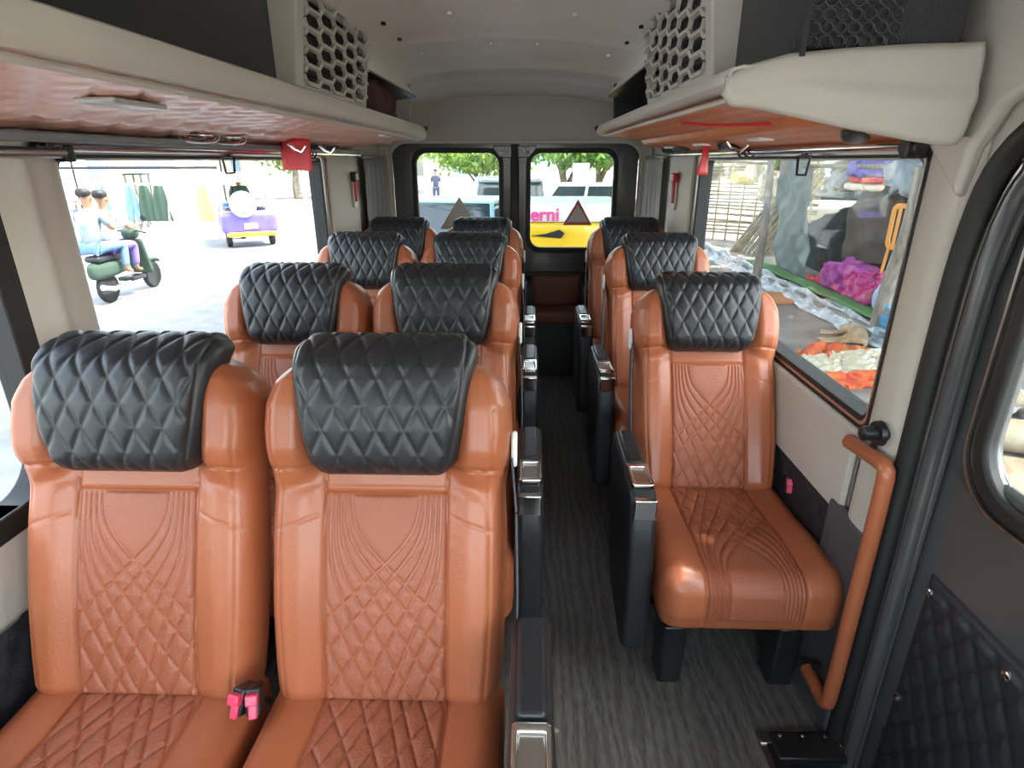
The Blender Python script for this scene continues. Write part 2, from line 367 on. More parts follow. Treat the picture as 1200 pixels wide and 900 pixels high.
# rear wall header with arch over the doors
m = MB(); m.ring('y', YR-.03, YR+.04, (-XO, XO, -.06, 1.97), (-.87, .87, .02, 1.585), .001, .11)
struct(m.build('wall_rear', M['beige_dark'], smooth=True, bevel=.012))
f = MB(); f.ring('y', YR-.045, YR-.02, (-.885, .885, .01, 1.60), (-.865, .865, .03, 1.578), .12, .11); struct(f.build('trim_12', M['beige'], bevel=.004))
m = MB(); m.bb(-XO-.02, XO+.02, YF-.06, YR+.1, 1.98, 2.02); struct(m.build('trim_13', M['white'], smooth=False))   # outer roof skin
m = MB(); m.bb(-1.015, -1.002, YF, YR, -.35, .78); m.bb(1.002, 1.015, 1.17, YR, -.35, .82); struct(m.build('trim_14', M['white'], smooth=False))  # outer body skin

# ---- rear doors
for n, s, nm in ((1, -1, 'left'), (2, 1, 'right')):
    e = struct(empty('door_%d' % n))
    x0, x1 = sorted((s*.012, s*.865))
    wi = sorted((s*.115, s*.692))
    m = MB(); m.ring('y', YR-.005, YR+.045, (x0, x1, .66, 1.605), (wi[0]-.02, wi[1]+.02, .845, 1.535), .05, .09); m.bb(x0, x1, YR-.005, YR+.045, .03, .66)
    m.build('door_panel', M['door_paint'], e, bevel=.012, seg=3)
    m = MB(); m.ring('y', YR-.02, YR+.03, (wi[0]-.035, wi[1]+.035, .835, 1.55), (wi[0]-.002, wi[1]+.002, .872, 1.518), .10, .075); m.build('window_gasket', M['rubber'], e, bevel=.008, seg=3)
    m = MB(); m.bb(wi[0]-.02, wi[1]+.02, YR+.012, YR+.018, .85, 1.54)
    g = m.build('window_pane', M['tint'], e, smooth=False)
    m = MB(); m.bb(x0+.03, x1-.03, YR-.05, YR-.005, .665, .70); m.build('door_ledge', M['black_plastic'], e, bevel=.01)
    xc = s*.075; m = MB(); m.prism([(xc-.055*s, 1.565), (xc+.075*s, 1.565), (xc+.075*s, 1.545), (xc+.03*s, 1.49), (xc-.055*s, 1.485)], 'y', YR-.028, YR-.006); b = m.build('latch_plate', M['door_paint'], e, bevel=.005)
    m = MB(); m.tube([(xc-.02*s, YR-.03, 1.555), (xc-.02*s, YR-.06, 1.55), (xc, YR-.06, 1.525), (xc+.02*s, YR-.035, 1.52)], .009); m.build('latch_hook', M['steel'], e)
    # reflective warning triangle stuck inside the glass
    cx = (-.40, .455)[s > 0]; sz = .115; zb = (1.0, 1.03)[s > 0]
    t = empty('warning_triangle', (cx, YR+.008, zb)); tag(t, 'reflective warning triangle on the %s rear door window, %s' % (nm, 'plain grey' if s < 0 else 'grey with a red border'), 'warning triangle')
    H = (.225, .18)[s > 0]; W_ = (.145, .105)[s > 0]
    m = MB(); m.prism([(-W_, 0), (W_, 0), (0, H)], 'y', -.003, .001); m.build('triangle_border', M['tri_red'] if s > 0 else M['tri_grey'], t)
    m = MB(); m.prism([(-W_*.74, .022), (W_*.74, .022), (0, H*.80)], 'y', -.005, -.003); m.build('triangle_centre', M['tri_grey'], t)
m = MB(); m.bb(-.03, .03, YR-.03, YR-.004, .05, 1.60); struct(m.build('trim_15', M['rubber'], bevel=.01))

# ---- sliding door on the right (closed), seal and quilted lining
e = struct(empty('door_3'))
m = MB(); m.ring('x', .985, 1.02, (.10, 1.16, .84, 1.66), (.19, 1.04, .885, 1.455), .12, .10); m.bb(.985, 1.02, .10, 1.16, -.3, .90); m.build('door_panel', M['door_paint'], e, bevel=.014, seg=3)
m = MB(); m.ring('x', .972, 1.0, (.165, 1.065, .845, 1.485), (.19, 1.030, .882, 1.455), .12, .10); m.build('window_gasket', M['rubber'], e, bevel=.008, seg=3)
m = MB(); m.ring('x', .968, .976, (.155, 1.074, .838, 1.493), (.160, 1.068, .844, 1.487), .12, .12); m.build('window_bead', M['steel'], e)
m = MB(); m.bb(1.0, 1.005, .17, 1.05, .87, 1.52); m.build('window_pane', M['tint'], e, smooth=False)
ys = np.arange(.16, 1.075, .006); zs = np.arange(-.2, .635, .006); Yg, Zg = np.meshgrid(ys, zs, indexing='ij')
edge = np.minimum(np.minimum(1.07-Yg, Yg-.16), np.minimum(.632-Zg, Zg+.2)); 
q = MB(); q.grid(np.stack([.979-quilt(Yg, Zg, .066, .10)*.0075*sstep(.015, .03, edge)-.004*sstep(0, .012, edge)+.006*(edge < .002), Yg, Zg], -1)); q.build('quilted_panel', M['black_vinyl'], e)
for y, z in ((1.05, .60), (.83, .60), (.6, .60), (1.05, .30), (1.05, .02)):
    m = MB(); m.lathe([(.011, 0), (.010, -.005), (.005, -.008)], (.972, y, z), 16, 'x'); m.build('screw', M['chrome'], e)
m = MB(); m.tube([(.975, 1.125, -.2), (.975, 1.125, .8), (.975, 1.13, 1.25), (.975, 1.10, 1.44), (.975, 1.0, 1.51), (.975, .3, 1.53)], .011); m.build('door_edge_strip', M['door_paint'], e)
# rubber seals round the door opening
path = [(.945, 1.175, -.04), (.945, 1.175, .5), (.945, 1.18, .8), (.945, 1.185, 1.15), (.945, 1.18, 1.34), (.945, 1.15, 1.47), (.945, 1.06, 1.545), (.945, .8, 1.57), (.945, .1, 1.575)]
m = MB(); m.tube(smooth_path(path), .024, 12); struct(m.build('trim_16', M['rubber']))
path2 = [(.962, y-.045, z-.02*(z > 1.45)) for x, y, z in path]
m = MB(); m.tube(smooth_path(path2), .018, 12); struct(m.build('trim_17', M['door_paint']))
m = MB(); m.prism([(1.08, 1.98), (1.33, 1.98), (1.33, 1.50), (1.205, 1.40), (1.195, 1.49), (1.15, 1.56), (1.08, 1.59)], 'x', .915, .95)
m.bb(.915, .95, YF, 1.08, 1.59, 1.98); struct(m.build('trim_18', M['beige'], bevel=.012, seg=3))
# aluminium step frame at the well
m = MB(); m.bb(.735, .765, .1, 1.19, -.005, .006); m.bb(.735, .95, 1.15, 1.19, -.005, .012); sf = m.build('step_edge', M['steel'], bevel=.003)
tag(sf, 'metal edged black frame round the step well by the sliding door', 'step trim')
m = MB(); m.bb(.765, .94, 1.10, 1.18, .002, .022); m.bb(.75, .79, .1, 1.15, .004, .016); m.build('step_frame', M['black_plastic'], sf, bevel=.004)
for x, y in ((.79, 1.165), (.85, 1.165), (.91, 1.165)):
    m = MB(); m.lathe([(.006, .021), (.006, .025), (.003, .027)], (x, y, 0), 12); m.build('screw', M['chrome'], sf)
# ================================================================ luggage racks, vents, curtains, rods
def rack(s):
    side = 'left' if s < 0 else 'right'
    y0 = (-.6 if s < 0 else 1.19); y1 = 3.55; xe = .45 if s < 0 else .455
    r = empty('luggage_rack', (s*.70, 2.2, 1.6))
    tag(r, ('overhead luggage rack on the left with a quilted leather underside' if s < 0 else 'shorter overhead luggage rack on the right with a ribbed tan underside'), 'luggage rack', None)
    ox, oy, oz = s*.70, 2.2, 1.6
    def L(x, y, z): return (s*x-ox, y-oy, z-oz)
    # nose: rounded beige edge lofted along Y
    prof = [(.60, .012), (.52, .022), (.475, .026), (.455, .018), (.45, .002), (.452, -.018), (.462, -.030), (.49, -.034), (.53, -.026)]
    prof = [(x+xe-.45, z*(1 if s < 0 else .62)-(0 if s < 0 else .006)) for x, z in prof]
    ys = np.concatenate([np.linspace(y0, y1-.5, 20), np.linspace(y1-.48, y1, 16)])
    P = np.zeros((len(ys), len(prof), 3))
    for i, y in enumerate(ys):
        t = max(0, (y-(y1-.16))/.16); inn = .16*(1-math.sqrt(max(0, 1-t*t))); zz = 1.618 + .018*((y-1)/2.5 if s > 0 else 0) - .02*sstep(y1-.3, y1, y)
        nr = 0
        if s < 0 and y < .80: nr = .10*sstep(.80, .45, y)
        for j, (x, z) in enumerate(prof): P[i, j] = L(x+inn+(nr*.6), y, zz+z*(1+nr*4))
    m = MB(); m.grid(P); o = m.build('rack_edge', M['beige'], r)
    mo = o.modifiers.new('solid', 'SOLIDIFY'); mo.thickness = .006; mo.offset = -1
    # bright lower lip
    m = MB(); m.tube([L(xe+.035+.001*k, y, 1.579+.018*((y-1)/2.5 if s > 0 else 0)) for k, y in enumerate(np.linspace(y0+.02, y1-.12, 14))], .006, 8); m.build('edge_piping', M['beige'], r)
    # underside lining
    du = .006 if s < 0 else .02
    yy = np.arange(y0+.01, y1-.03, .010); xx = np.arange(xe+.03, .945, .010); Yg, Xg = np.meshgrid(yy, xx, indexing='ij'); t = (Xg-xe)/(.95-xe)
    Zg = 1.588-.062*t**1.5+.018*((Yg-1)/2.5 if s > 0 else 0)*(1-t)
    ef = sstep(.02, .10, t)
    if s < 0: Zg = Zg-.0055*ef*quilt(Yg, Xg, .115, .10)-.010*np.exp(-((t-.55-.1*np.sin(Yg*1.3))/.04)**2)
    else: Zg = Zg-.022*sstep(.52, .56, t)
    m = MB(); m.grid(np.stack([s*Xg-ox, Yg-oy, Zg-oz], -1)); o = m.build('rack_lining', M['rack_left'] if s < 0 else M['rack_right'], r)
    m = MB(); bbx = sorted((s*(xe+.07)-ox, s*.94-ox)); m.bb(*bbx, y0+.06-oy, y1-.15-oy, 1.622-oz, 1.64-oz); m.build('rack_shelf', M['dark_trim'], r, smooth=False)
    m = MB(); m.tube([L(xe+.16-.155*math.cos(a), y1-.14+.16*math.sin(a), 1.63) for a in np.linspace(0.1, PI/2, 8)]+[L(.9, y1+.02, 1.62)], .013, 10); m.build('end_cap', M['black_plastic'], r)
    # dark back panel above the shelf
    y2 = 3.45
    m = MB(); xb = .62
    m.add([L(.575, y0, 1.64), L(.575, 1.75 if s < 0 else 1.55, 1.64), L(.575, 1.75 if s < 0 else 1.55, 1.915), L(.575, y0, 1.915)], [(0, 1, 2, 3)])
    o = m.build('rack_back_panel', M['dark_gloss'], r, smooth=False); mo = o.modifiers.new('solid', 'SOLIDIFY'); mo.thickness = .01; m = MB()
    m.add([L(xb+.14, 2.25, 1.62), L(xb+.14, y2, 1.62), L(xb+.16, y2, 1.9), L(xb+.16, 2.25, 1.9)], [(0, 1, 2, 3)])
    o = m.build('rack_back_panel', M['dark_gloss'], r, smooth=False); mo = o.modifiers.new('solid', 'SOLIDIFY'); mo.thickness = .01
    # lip above the rear shelf opening
    m = MB(); m.prism([(xb-.06-.03, 1.80), (xb+.16, 1.76), (xb+.16, 1.88), (xb-.03, 1.88)], 'y', 2.3, 3.62)
    m.v = [L(x, y, z) for x, y, z in m.v]; m.build('upper_lip', M['ceiling'], r, bevel=.008)
    m = MB(); m.prism([(xb-.088, 1.797), (xb+.16, 1.753), (xb+.16, 1.762), (xb-.085, 1.807)], 'y', 2.3, 3.62)
    m.v = [L(x, y, z) for x, y, z in m.v]; m.build('lip_underside', M['black_plastic'], r)
    m = MB(); m.prism([(xb-.05, 1.62), (xb+.3, 1.60), (xb+.3, 1.9), (xb-.06, 1.86)], 'y', 3.58, 3.62)
    m.v = [L(x, y, z) for x, y, z in m.v]; m.build('end_panel', M['dark_trim'] if s > 0 else M['beige_dark'], r, bevel=.004)
    return r, L
M['rack_left'] = mat('light_washed_tan_leather', (.74, .42, .32), .34, bump=.15, bscale=80, coat=.05)  # orange quilted lining; its pale pink wash of light is put into the colour
M['dark_gloss'] = mat('dark_smooth_panel', (.020, .024, .028), .35, bump=.05, bscale=200)
rl, Ll = rack(-1); rr, Lr = rack(1)
# beige end fairing of the right rack (faces the sliding door)
n = 26; top = []; 
def curve(pts, t):
    xs_, zs_ = zip(*pts); return np.interp(t, xs_, zs_)
us = np.linspace(.452, .895, 60)
ztop = np.interp(us, [.452, .475, .50, .56, .661, .78, .871, .925], [1.606, 1.618, 1.628, 1.644, 1.653, 1.659, 1.661, 1.661])
zbot = np.interp(us, [.452, .468, .51, .576, .688, .80, .87, .888, .895], [1.586, 1.566, 1.562, 1.549, 1.526, 1.506, 1.496, 1.500, 1.515])
P = np.zeros((60, 14, 3))
for i, x in enumerate(us):
    for j, v in enumerate(np.linspace(0, 1, 14)):
        z = zbot[i]+(ztop[i]-zbot[i])*v; bul = .010*(1-abs(2*v-1)**4)+.008*math.exp(-((v-.42)/.10)**2)*sstep(.5, .7, x); yb = 1.20+.16*(1-sstep(.44, .53, x))*0
        P[i, j] = Lr(x, yb-bul, z)
m = MB(); m.grid(P); o = m.build('end_fairing', M['beige'], rr); mo = o.modifiers.new('solid', 'SOLIDIFY'); mo.thickness = .012; mo.offset = 0
b = MB(); b.prism([(.57, 1.655), (.868, 1.658), (.868, 1.97), (.66, 1.97), (.60, 1.80)], 'y', 1.215, 1.235); b.v = [Lr(*p) for p in b.v]; b.build('end_back_plate', M['dark_trim'], rr, bevel=.006)
b = MB()                                                          # pierced speaker grille plate above the fairing
hexr = .018
for r_ in range(7):
    for c_ in range(7):
        cx = .600+c_*.0235; cz = 1.668+r_*.021
        if cx > .75: continue
        b.tube([(cx+.0105*math.cos(a), 1.208, cz+.0095*math.sin(a)) for a in [k*PI/4+PI/8 for k in range(8)]], .0026, 6, closed=True)
b.v = [Lr(*p) for p in b.v]; b.build('speaker_grille', M['dark_gloss'], rr)

# underside fittings
def pod(name, c, rz, m_, parent, L, sx=.07, sy=.045):
    b = MB(); b.lathe([(1, .0), (.96, -.010), (.75, -.020), (.3, -.023)], (0, 0, 0), 24); b.v = [(x*sx, y*sy, z) for x, y, z in b.v]
    o = b.build(name, m_, parent); o.location = L(*c); o.rotation_euler = (0, 0, rz); return o
for y in (1.80, 1.98): pod('reading_lamp', (.86, y, 1.538), .9, M['chrome'], rl, Ll, .075, .042)
for y in (2.75, 2.95): pod('reading_lamp', (.86, y, 1.535), .9, M['dark_gloss'], rl, Ll, .08, .04)
for y in (1.45, 2.35, 3.05, 3.3): pod('reading_lamp', (.83, y, 1.528), .9, M['dark_gloss'], rr, Lr, .085, .028)
def lens(x, y, z, L, par, sx, sy, rz=0, m_='white'):
    b = MB(); b.box((0, 0, 0), (sx, sy, .010)); o = b.build('light_lens', M[m_], par, bevel=.004); o.location = L(x, y, z); o.rotation_euler = (0, 0, rz)
lens(.80, 1.95, 1.530, Lr, rr, .05, .10); lens(.80, 2.6, 1.53, Lr, rr, .05, .10); lens(.80, 3.15, 1.53, Lr, rr, .05, .10)
lens(.63, 1.15, 1.565, Ll, rl, .07, .16, 0, 'lamp_grey'); lens(.56, 2.9, 1.575, Ll, rl, .03, .12)
for L, par, ys_ in ((Lr, rr, (2.15,)), (Ll, rl, (2.35, 2.7))):
    for y in ys_:
        b = MB(); b.tube([(-.02, 0, 0), (0, .01, -.02), (.03, 0, -.03), (.05, -.01, -.01)], .006, 8); o = b.build('coat_hook', M['chrome'], par); o.location = L(.78, y, 1.53)
b = MB(); b.tube([(0, 0, 0), (.05, -.12, -.012), (.16, -.28, -.018), (.26, -.42, -.006)], .004, 8); o = b.build('cable', M['red'], rr); o.location = Lr(.56, 1.95, 1.575)

# ---- air vents with honeycomb grilles
def vent(s, y0, y1):
    side = 'left' if s < 0 else 'right'
    v = empty('air_vent', (s*.56, (y0+y1)/2, 1.63)); tag(v, 'beige air outlet with an elongated honeycomb grille above the %s luggage rack' % side, 'air vent')
    oc = Vector((s*.56, (y0+y1)/2, 1.63))
    # face plane from (x .535, z 1.65) to (x .60, z 1.93) facing the aisle
    x0, z0, x1, z1 = .525, 1.648, .492, 1.905
    def F(y, t, d=0):  # t 0..1 up the face
        return Vector((s*(x0+(x1-x0)*t+d), y, z0+(z1-z0)*t))-oc
    a0, a1 = y0+.055, y1-.012
    m = MB()
    for ya, yb, ta, tb in ((y0, a0, -.02, 1.03), (a1, y1, -.02, 1.03), (a0, a1, -.02, .10), (a0, a1, .985, 1.03)):
        q = [F(ya, ta), F(yb, ta), F(yb, tb), F(ya, tb)]; q2 = [p+Vector((s*.10, 0, 0)) for p in q]
        m.add(q+q2, [(0, 1, 2, 3), (7, 6, 5, 4), (0, 4, 5, 1), (1, 5, 6, 2), (2, 6, 7, 3), (3, 7, 4, 0)])
    m.build('vent_housing', M['beige'], v, bevel=.008, seg=3)
    m = MB(); q = [F(y0+.01, 0, .035), F(y1-.005, 0, .035), F(y1-.005, 1, .035), F(y0+.01, 1, .035)]; m.add(q, [(0, 1, 2, 3)])
    for k in range(9):
        t = .12+k*.1; m.bar(F(a0, t, .028), F(a1, t, .028), .012, .002)
    m.build('vent_louvres', M['black_plastic'], v, smooth=False)
    m = MB(); 
    def seg(p, q):
        # clip in y and t
        def ins(p): return a0-.004 <= p[0] <= a1+.004 and .09 <= p[1] <= .99
        k = 8; run = None
        for i in range(k):
            A = (p[0]+(q[0]-p[0])*i/k, p[1]+(q[1]-p[1])*i/k); B = (p[0]+(q[0]-p[0])*(i+1)/k, p[1]+(q[1]-p[1])*(i+1)/k)
            if ins(A) and ins(B):
                run = (run[0], B) if run else (A, B)
            elif run: m.bar(F(*run[0]), F(*run[1]), .011, .012, (s, 0, -.2)); run = None
        if run: m.bar(F(*run[0]), F(*run[1]), .011, .012, (s, 0, -.2))
    A_, E_, H_ = .046, .030, .175
    for c_ in range(-1, 10):
        for r_ in range(-1, 8):
            y = y0+c_*(2*A_+E_); t = .09+r_*H_+(H_/2 if c_ % 2 else 0)
            seg((y-A_, t+H_/2), (y+A_, t+H_/2)); seg((y+A_, t+H_/2), (y+A_+E_, t)); seg((y+A_+E_, t), (y+A_, t-H_/2))
    m.build('vent_grille', M['beige'], v, smooth=False)
vent(-1, 1.74, 2.47); vent(1, 1.55, 2.35)
# ---- curtain rods under the racks, brackets and straps
for s, y0, y1 in ((1, 1.36, 3.66), (-1, 1.30, 3.70)):
    side = 'right' if s > 0 else 'left'
    r = empty('curtain_rod', (s*.905, 2.5, 1.50)); tag(r, 'chrome and black curtain rod along the top of the %s window' % side, 'curtain rod')
    b = MB(); b.tube([(0, y0-2.5, 0), (0, y1-2.5, 0)], .0125, 14); b.build('rod', M['chrome'], r)
    b = MB(); b.bb(-.006+s*.018, .012+s*.018, y0-2.5, y1-2.5, .008, .026); b.build('rail', M['black_plastic'], r)
    b = MB(); b.box((0, y0-2.5-.01, -.004), (.045, .03, .045) if s > 0 else (.025, .02, .03)); b.cyl((0, y0-2.5-.04, -.004), (0, y0-2.5+.02, -.004), .018 if s > 0 else .012); b.build('rod_bracket', M['black_plastic'], r, bevel=.004)
    for yy in ((2.33, 2.40) if s > 0 else (2.9,)):
        b = MB(); b.tube([(.0+.02*math.cos(a), yy-2.5, .02*math.sin(a)) for a in np.linspace(0, 2*PI, 16)[:-1]], .004, 6, closed=True); b.build('rod_clip', M['black_plastic'], r)
r = tag(MB().bb(-.93, -.865, -.6, 3.6, 1.505, 1.525).build('side_rail', M['rod_grey'], bevel=.006), 'blue grey rail running under the left luggage rack', 'rail')
MBl = MB(); MBl.tube([(-.90, -.1, 1.485), (-.90, 1.33, 1.485)], .011, 12); o = MBl.build('curtain_rod', M['steel']); tag(o, 'short curtain rod over the left pillar nearest the viewer', 'curtain rod')
b = MB(); b.box((-.905, 1.34, 1.484), (.03, .03, .035)); b.build('rod_bracket', M['black_plastic'], o, bevel=.004)
def strap_buckle(x, y, lab):
    b = MB(); pts = [(0, -.042, .0), (0, .042, 0), (0, .03, -.052), (0, -.03, -.052)]
    b.tube([(0, p[1], p[2]) for p in pts], .0042, 8, closed=True); b.bb(-.004, .004, -.014, .014, 0, .02); b.bb(-.006, .006, -.030, -.022, .012, .02)
    o = b.build('curtain_buckle', M['black_plastic']); o.location = (x, y, 1.482); tag(o, lab, 'buckle')
strap_buckle(.905, 1.87, 'black trapezoid strap buckle hanging from the right curtain rod')
strap_buckle(-.905, 2.08, 'black trapezoid strap buckle hanging at the top of the left window')
# hanging card and ribbon
p = at(345, 164, 'x', -.80)
b = MB(); b.grid(np.array([[[.004*math.sin(u*3), (u-.5)*.155, -v*.115+.005*math.sin(u*2)] for v in np.linspace(0, 1, 8)] for u in np.linspace(0, 1, 10)])); o = b.build('hanging_card', M['red_card'])
o.location = (p.x, p.y, p.z+.002); o.rotation_euler = (0, 0, 1.15); mo = o.modifiers.new('s', 'SOLIDIFY'); mo.thickness = .002
tag(o, 'red cloth card hanging under the left luggage rack', 'card')
p = at(828, 162, 'x', .82)
b = MB(); b.grid(np.array([[[.003*math.sin(v*5), (u-.5)*(.02+.045*v), -v*.14] for v in np.linspace(0, 1, 12)] for u in np.linspace(0, 1, 4)])); b.tube([(-.004, 0, .002), (.004, 0, .002)], .008)
o = b.build('hanging_ribbon', M['red']); o.location = (p.x, p.y, p.z); o.rotation_euler = (0, 0, -1.0); mo = o.modifiers.new('s', 'SOLIDIFY'); mo.thickness = .002
tag(o, 'red ribbon hanging under the right luggage rack', 'ribbon')
# emergency hammers
for s, y, z in ((1, 3.50, 1.33), (-1, 3.60, 1.33)):
    h = empty('emergency_hammer', (s*.912, y, z)); tag(h, 'red emergency hammer clipped to the %s rear pillar' % ('right' if s > 0 else 'left'), 'hammer')
    b = MB(); b.box((0, 0, .05), (.03, .075, .05)); b.build('hammer_head', M['black_plastic'] if s < 0 else M['red'], h, bevel=.008)
    b = MB(); b.tube([(0, -.012, .03), (0, -.014, -.02), (0, -.010, -.085)], [.010, .007, .008], 10); b.tube([(0, .012, .03), (0, .014, -.02), (0, .0, -.085)], [.010, .007, .008], 10); b.build('hammer_handle', M['red'], h)
    b = MB(); b.box((s*.010, 0, -.02), (.012, .05, .20)); b.build('hammer_holder', M['white'], h, bevel=.004)
# curtains tied by the rear pillars
for s, mm, lab in ((-1, 'curtain_grey', 'grey curtain gathered at the left rear corner'), (1, 'curtain_pale', 'pale off-white curtain gathered at the right rear corner')):
    yy = np.linspace(3.80, 4.34, 70); zz = np.linspace(.62, 1.485, 24); Yg, Zg = np.meshgrid(yy, zz, indexing='ij')
    X_ = .905+.022*np.sin((Yg-3.8)*62+.6*np.sin(Zg*3))*(.6+.4*np.cos(Yg*9))
    b = MB(); b.grid(np.stack([s*X_, Yg, Zg], -1)); o = b.build('curtain', M[mm]); mo = o.modifiers.new('s', 'SOLIDIFY'); mo.thickness = .002; tag(o, lab, 'curtain')
    b = MB(); b.tube([(s*.905, 3.76, 1.49), (s*.905, 4.38, 1.49)], .009, 10); o = b.build('curtain_rod', M['steel']); tag(o, 'short rod carrying the curtain at the %s rear corner' % ('right' if s > 0 else 'left'), 'curtain rod')
# maroon bag on the left rack
b = rbox((.24, .62, .15), .06, (14, 30, 12), lambda P, N: crumple(P, .014, 14, 3)); o = b.build('duffel_bag', M['maroon']); o.location = (-.64, 2.86, 1.708); tag(o, 'dark maroon cloth bag lying on the left luggage rack', 'bag')
# orange leather grab handle by the door
h = empty('grab_handle', (.90, 1.17, .12)); tag(h, 'tan leather wrapped grab handle beside the sliding door', 'grab handle')
b = MB(); b.tube(smooth_path([(0, .165, .70), (0, .02, .715), (0, 0, .70), (0, 0, .02), (0, .02, .0), (0, .125, .005)], 2, .15), .0185, 14); b.build('handle_grip', M['tan'], h)
b = MB(); b.lathe([(.028, -.0), (.030, .012), (.018, .02), (.018, .05)], (.0, .075, .765), 20, 'x'); b.lathe([(.017, 0), (.017, -.03), (.010, -.034)], (0, .075, .765), 16, 'x'); b.build('handle_mount', M['black_plastic'], h)
b = MB(); b.bar((0.01, .09, .715), (.02, .075, .765), .02, .012); b.build('mount_bracket', M['black_plastic'], h)
b = MB(); b.cyl((.0, .10, .04), (.045, .10, .04), .012); b.build('mount_bracket', M['black_plastic'], h)
# ================================================================ SEATS
def groove_field(x, z):
    """distance to the stitched lines of the back panel pattern; z measured up the panel"""
    d = np.full(x.shape, 9.)
    x0s = [-.108+.0100*k for k in range(5)]; slopes = [.42, .55, .70, .86, 1.05]; zbs = [.285, .305, .325, .345, .36]
    lines = list(zip(x0s, slopes, zbs))+[(-.118, .46, .23), (-.118, .47, .145), (-.118, .48, .06)]
    for i, (x0, m, zb) in enumerate(lines):
        so = .022 if i < 5 else .002
        xc = x0+m*so*np.logaddexp(0, (zb-z)/so); sl = m/(1+np.exp(-(zb-z)/so))
        c = 1/np.sqrt(1+sl**2)
        for sg in (1, -1):
            dd = np.abs(sg*x-xc)*c
            if i >= 5: dd = np.where(z > zb, 9., dd)
            d = np.minimum(d, dd)
    return d
def pattern(x, z): 
    d = groove_field(x, z); return -.0042*np.exp(-(d/.0026)**2)+.0018*(1-np.exp(-(d/.012)**2))
def make_seat_parts(rec, root):
    ca, sa = math.cos(rec), math.sin(rec)
    def tilt(P): P = P.copy(); y, z = P[:, 1].copy(), P[:, 2].copy(); P[:, 1] = y*ca+z*sa; P[:, 2] = z*ca-y*sa+.45; return P
    def front_y(x, z):
        ax = np.abs(x)
        bol = sstep(.112, .170, ax)*(.020+.038*sstep(.44, .53, z)*(1-.55*sstep(.60, .70, z)))
        belly = .016*np.sin(np.clip(z/.45, 0, 1)*PI)**.7
        return -(bol+belly*(1-sstep(.10, .2, ax)*.5))
    def warp(P, N):
        x, y, z = P[:, 0], P[:, 1], P[:, 2]
        wz = np.interp(z, [0, .04, .1, .2, .35, .44, .50, .56, .61, .65, .68, .70], [.218, .224, .229, .234, .235, .231, .239, .2445, .241, .226, .202, .165])
        Q = P.copy(); Q[:, 0] = x*wz/.24; ax = np.abs(Q[:, 0])
        fr = np.clip(-N[:, 1], 0, 1)
        g = .0055*np.exp(-((ax-.120)/.0035)**2)*(z < .50)
        g = g+.0045*np.exp(-((z-.437)/.003)**2)*(ax < .120)+.006*np.exp(-((z-.492+.10*(ax-.12))/.0035)**2)*(ax > .12)
        g = g+.0018*np.exp(-((z-.385+.35*(ax-.15))/.003)**2)*(ax > .13)
        g = g+.005*np.exp(-((ax-wz+.030)/.0035)**2)*(z < .6)*.6
        wr = .0022*np.sin(ax*70+z*90)*np.exp(-((z-.46)/.035)**2)*(ax > .125)
        Q[:, 1] = y+fr*(front_y(Q[:, 0], z)+g+wr)
        Q[:, 1] -= .02*sstep(.5, .7, z)*(N[:, 1] > .3)
        return tilt(Q)
    b = rbox((.48, .105, .70), .046, (150, 24, 210), warp, (0, .052, .35)); o = b.build('backrest', M['tan'], root)
    xs = np.arange(-.1185, .1186, .00237); zs = np.arange(.022, .436, .0024); Zg, Xg = np.meshgrid(zs, xs, indexing='ij')
    e = np.minimum(.1185-np.abs(Xg), np.minimum(Zg-.022, .434-Zg)); 
    Yg = front_y(Xg, Zg)-.0035*sstep(-.001, .010, e)+.004*(1-sstep(0, .003, e))-pattern(Xg, Zg)*sstep(0, .008, e)*1.0
    P = tilt(np.stack([Xg, Yg, Zg], -1).reshape(-1, 3)).reshape(Xg.shape+(3,)); m = MB(); m.grid(P); m.build('back_panel', M['tan_panel'], root)
    # headrest pad: black quilted, wraps over the top
    def hw(P, N):
        x, y, z = P[:, 0], P[:, 1], P[:, 2]; Q = P.copy(); t = (z-.475)/.27
        hwid = np.interp(t, [0, .12, .35, .7, .9, 1.0], [.128, .141, .156, .170, .174, .168])
        Q[:, 0] = x*hwid/.165
        fr = np.clip(-N[:, 1], 0, 1); up = np.clip(N[:, 2], 0, 1)
        roll = .030*np.sin(np.clip(t, 0, 1)*PI)**.8
        Q[:, 1] = y-fr*roll*(1-.25*(x/.165)**2)+.035*sstep(.75, 1.0, t)*(1-fr*.0)-.0
        s_ = z+(y+.06)*(z > .70)*1.0
        m_ = sstep(.0, .013, .155-np.abs(x))*sstep(.01, .03, t+.02*0)
        q = quilt(Q[:, 0]+.0, s_, .0500, .094)
        on = np.clip(fr+up, 0, 1)
        Q += N*(q*.0042*m_*on)[:, None]
        Q += N*(-.004*np.exp(-((np.abs(x)-.152)/.003)**2)*on)[:, None]
        return tilt(Q)
    b = rbox((.335, .105, .272), .038, (140, 36, 116), hw, (0, -.008, .610)); b.build('headrest_pad', M['black_leather'], root)
    # cushion
    yb, yf, zt = .10, -.455, .475
    def cw(P, N):
        x, y, z = P[:, 0], P[:, 1], P[:, 2]; Q = P.copy(); ax = np.abs(x); up = np.clip(N[:, 2], 0, 1); fr = np.clip(-N[:, 1], 0, 1)
        Q[:, 0] = x*(1+.03*sstep(0, -.40, y)); 
        Q[:, 2] += up*(.014*sstep(.11, .19, ax)-.010+.012*np.exp(-((y+.30)/.12)**2))
        g = .005*np.exp(-((ax-.124)/.0035)**2); Q[:, 2] -= up*g; Q[:, 1] += fr*g
        Q[:, 1] -= fr*.012*np.sin(np.clip((z-.29)/.18, 0, 1)*PI)
        Q[:, 2] -= .02*sstep(0, .18, -y)*(1-up)*(N[:, 2] < -.3)
        return Q
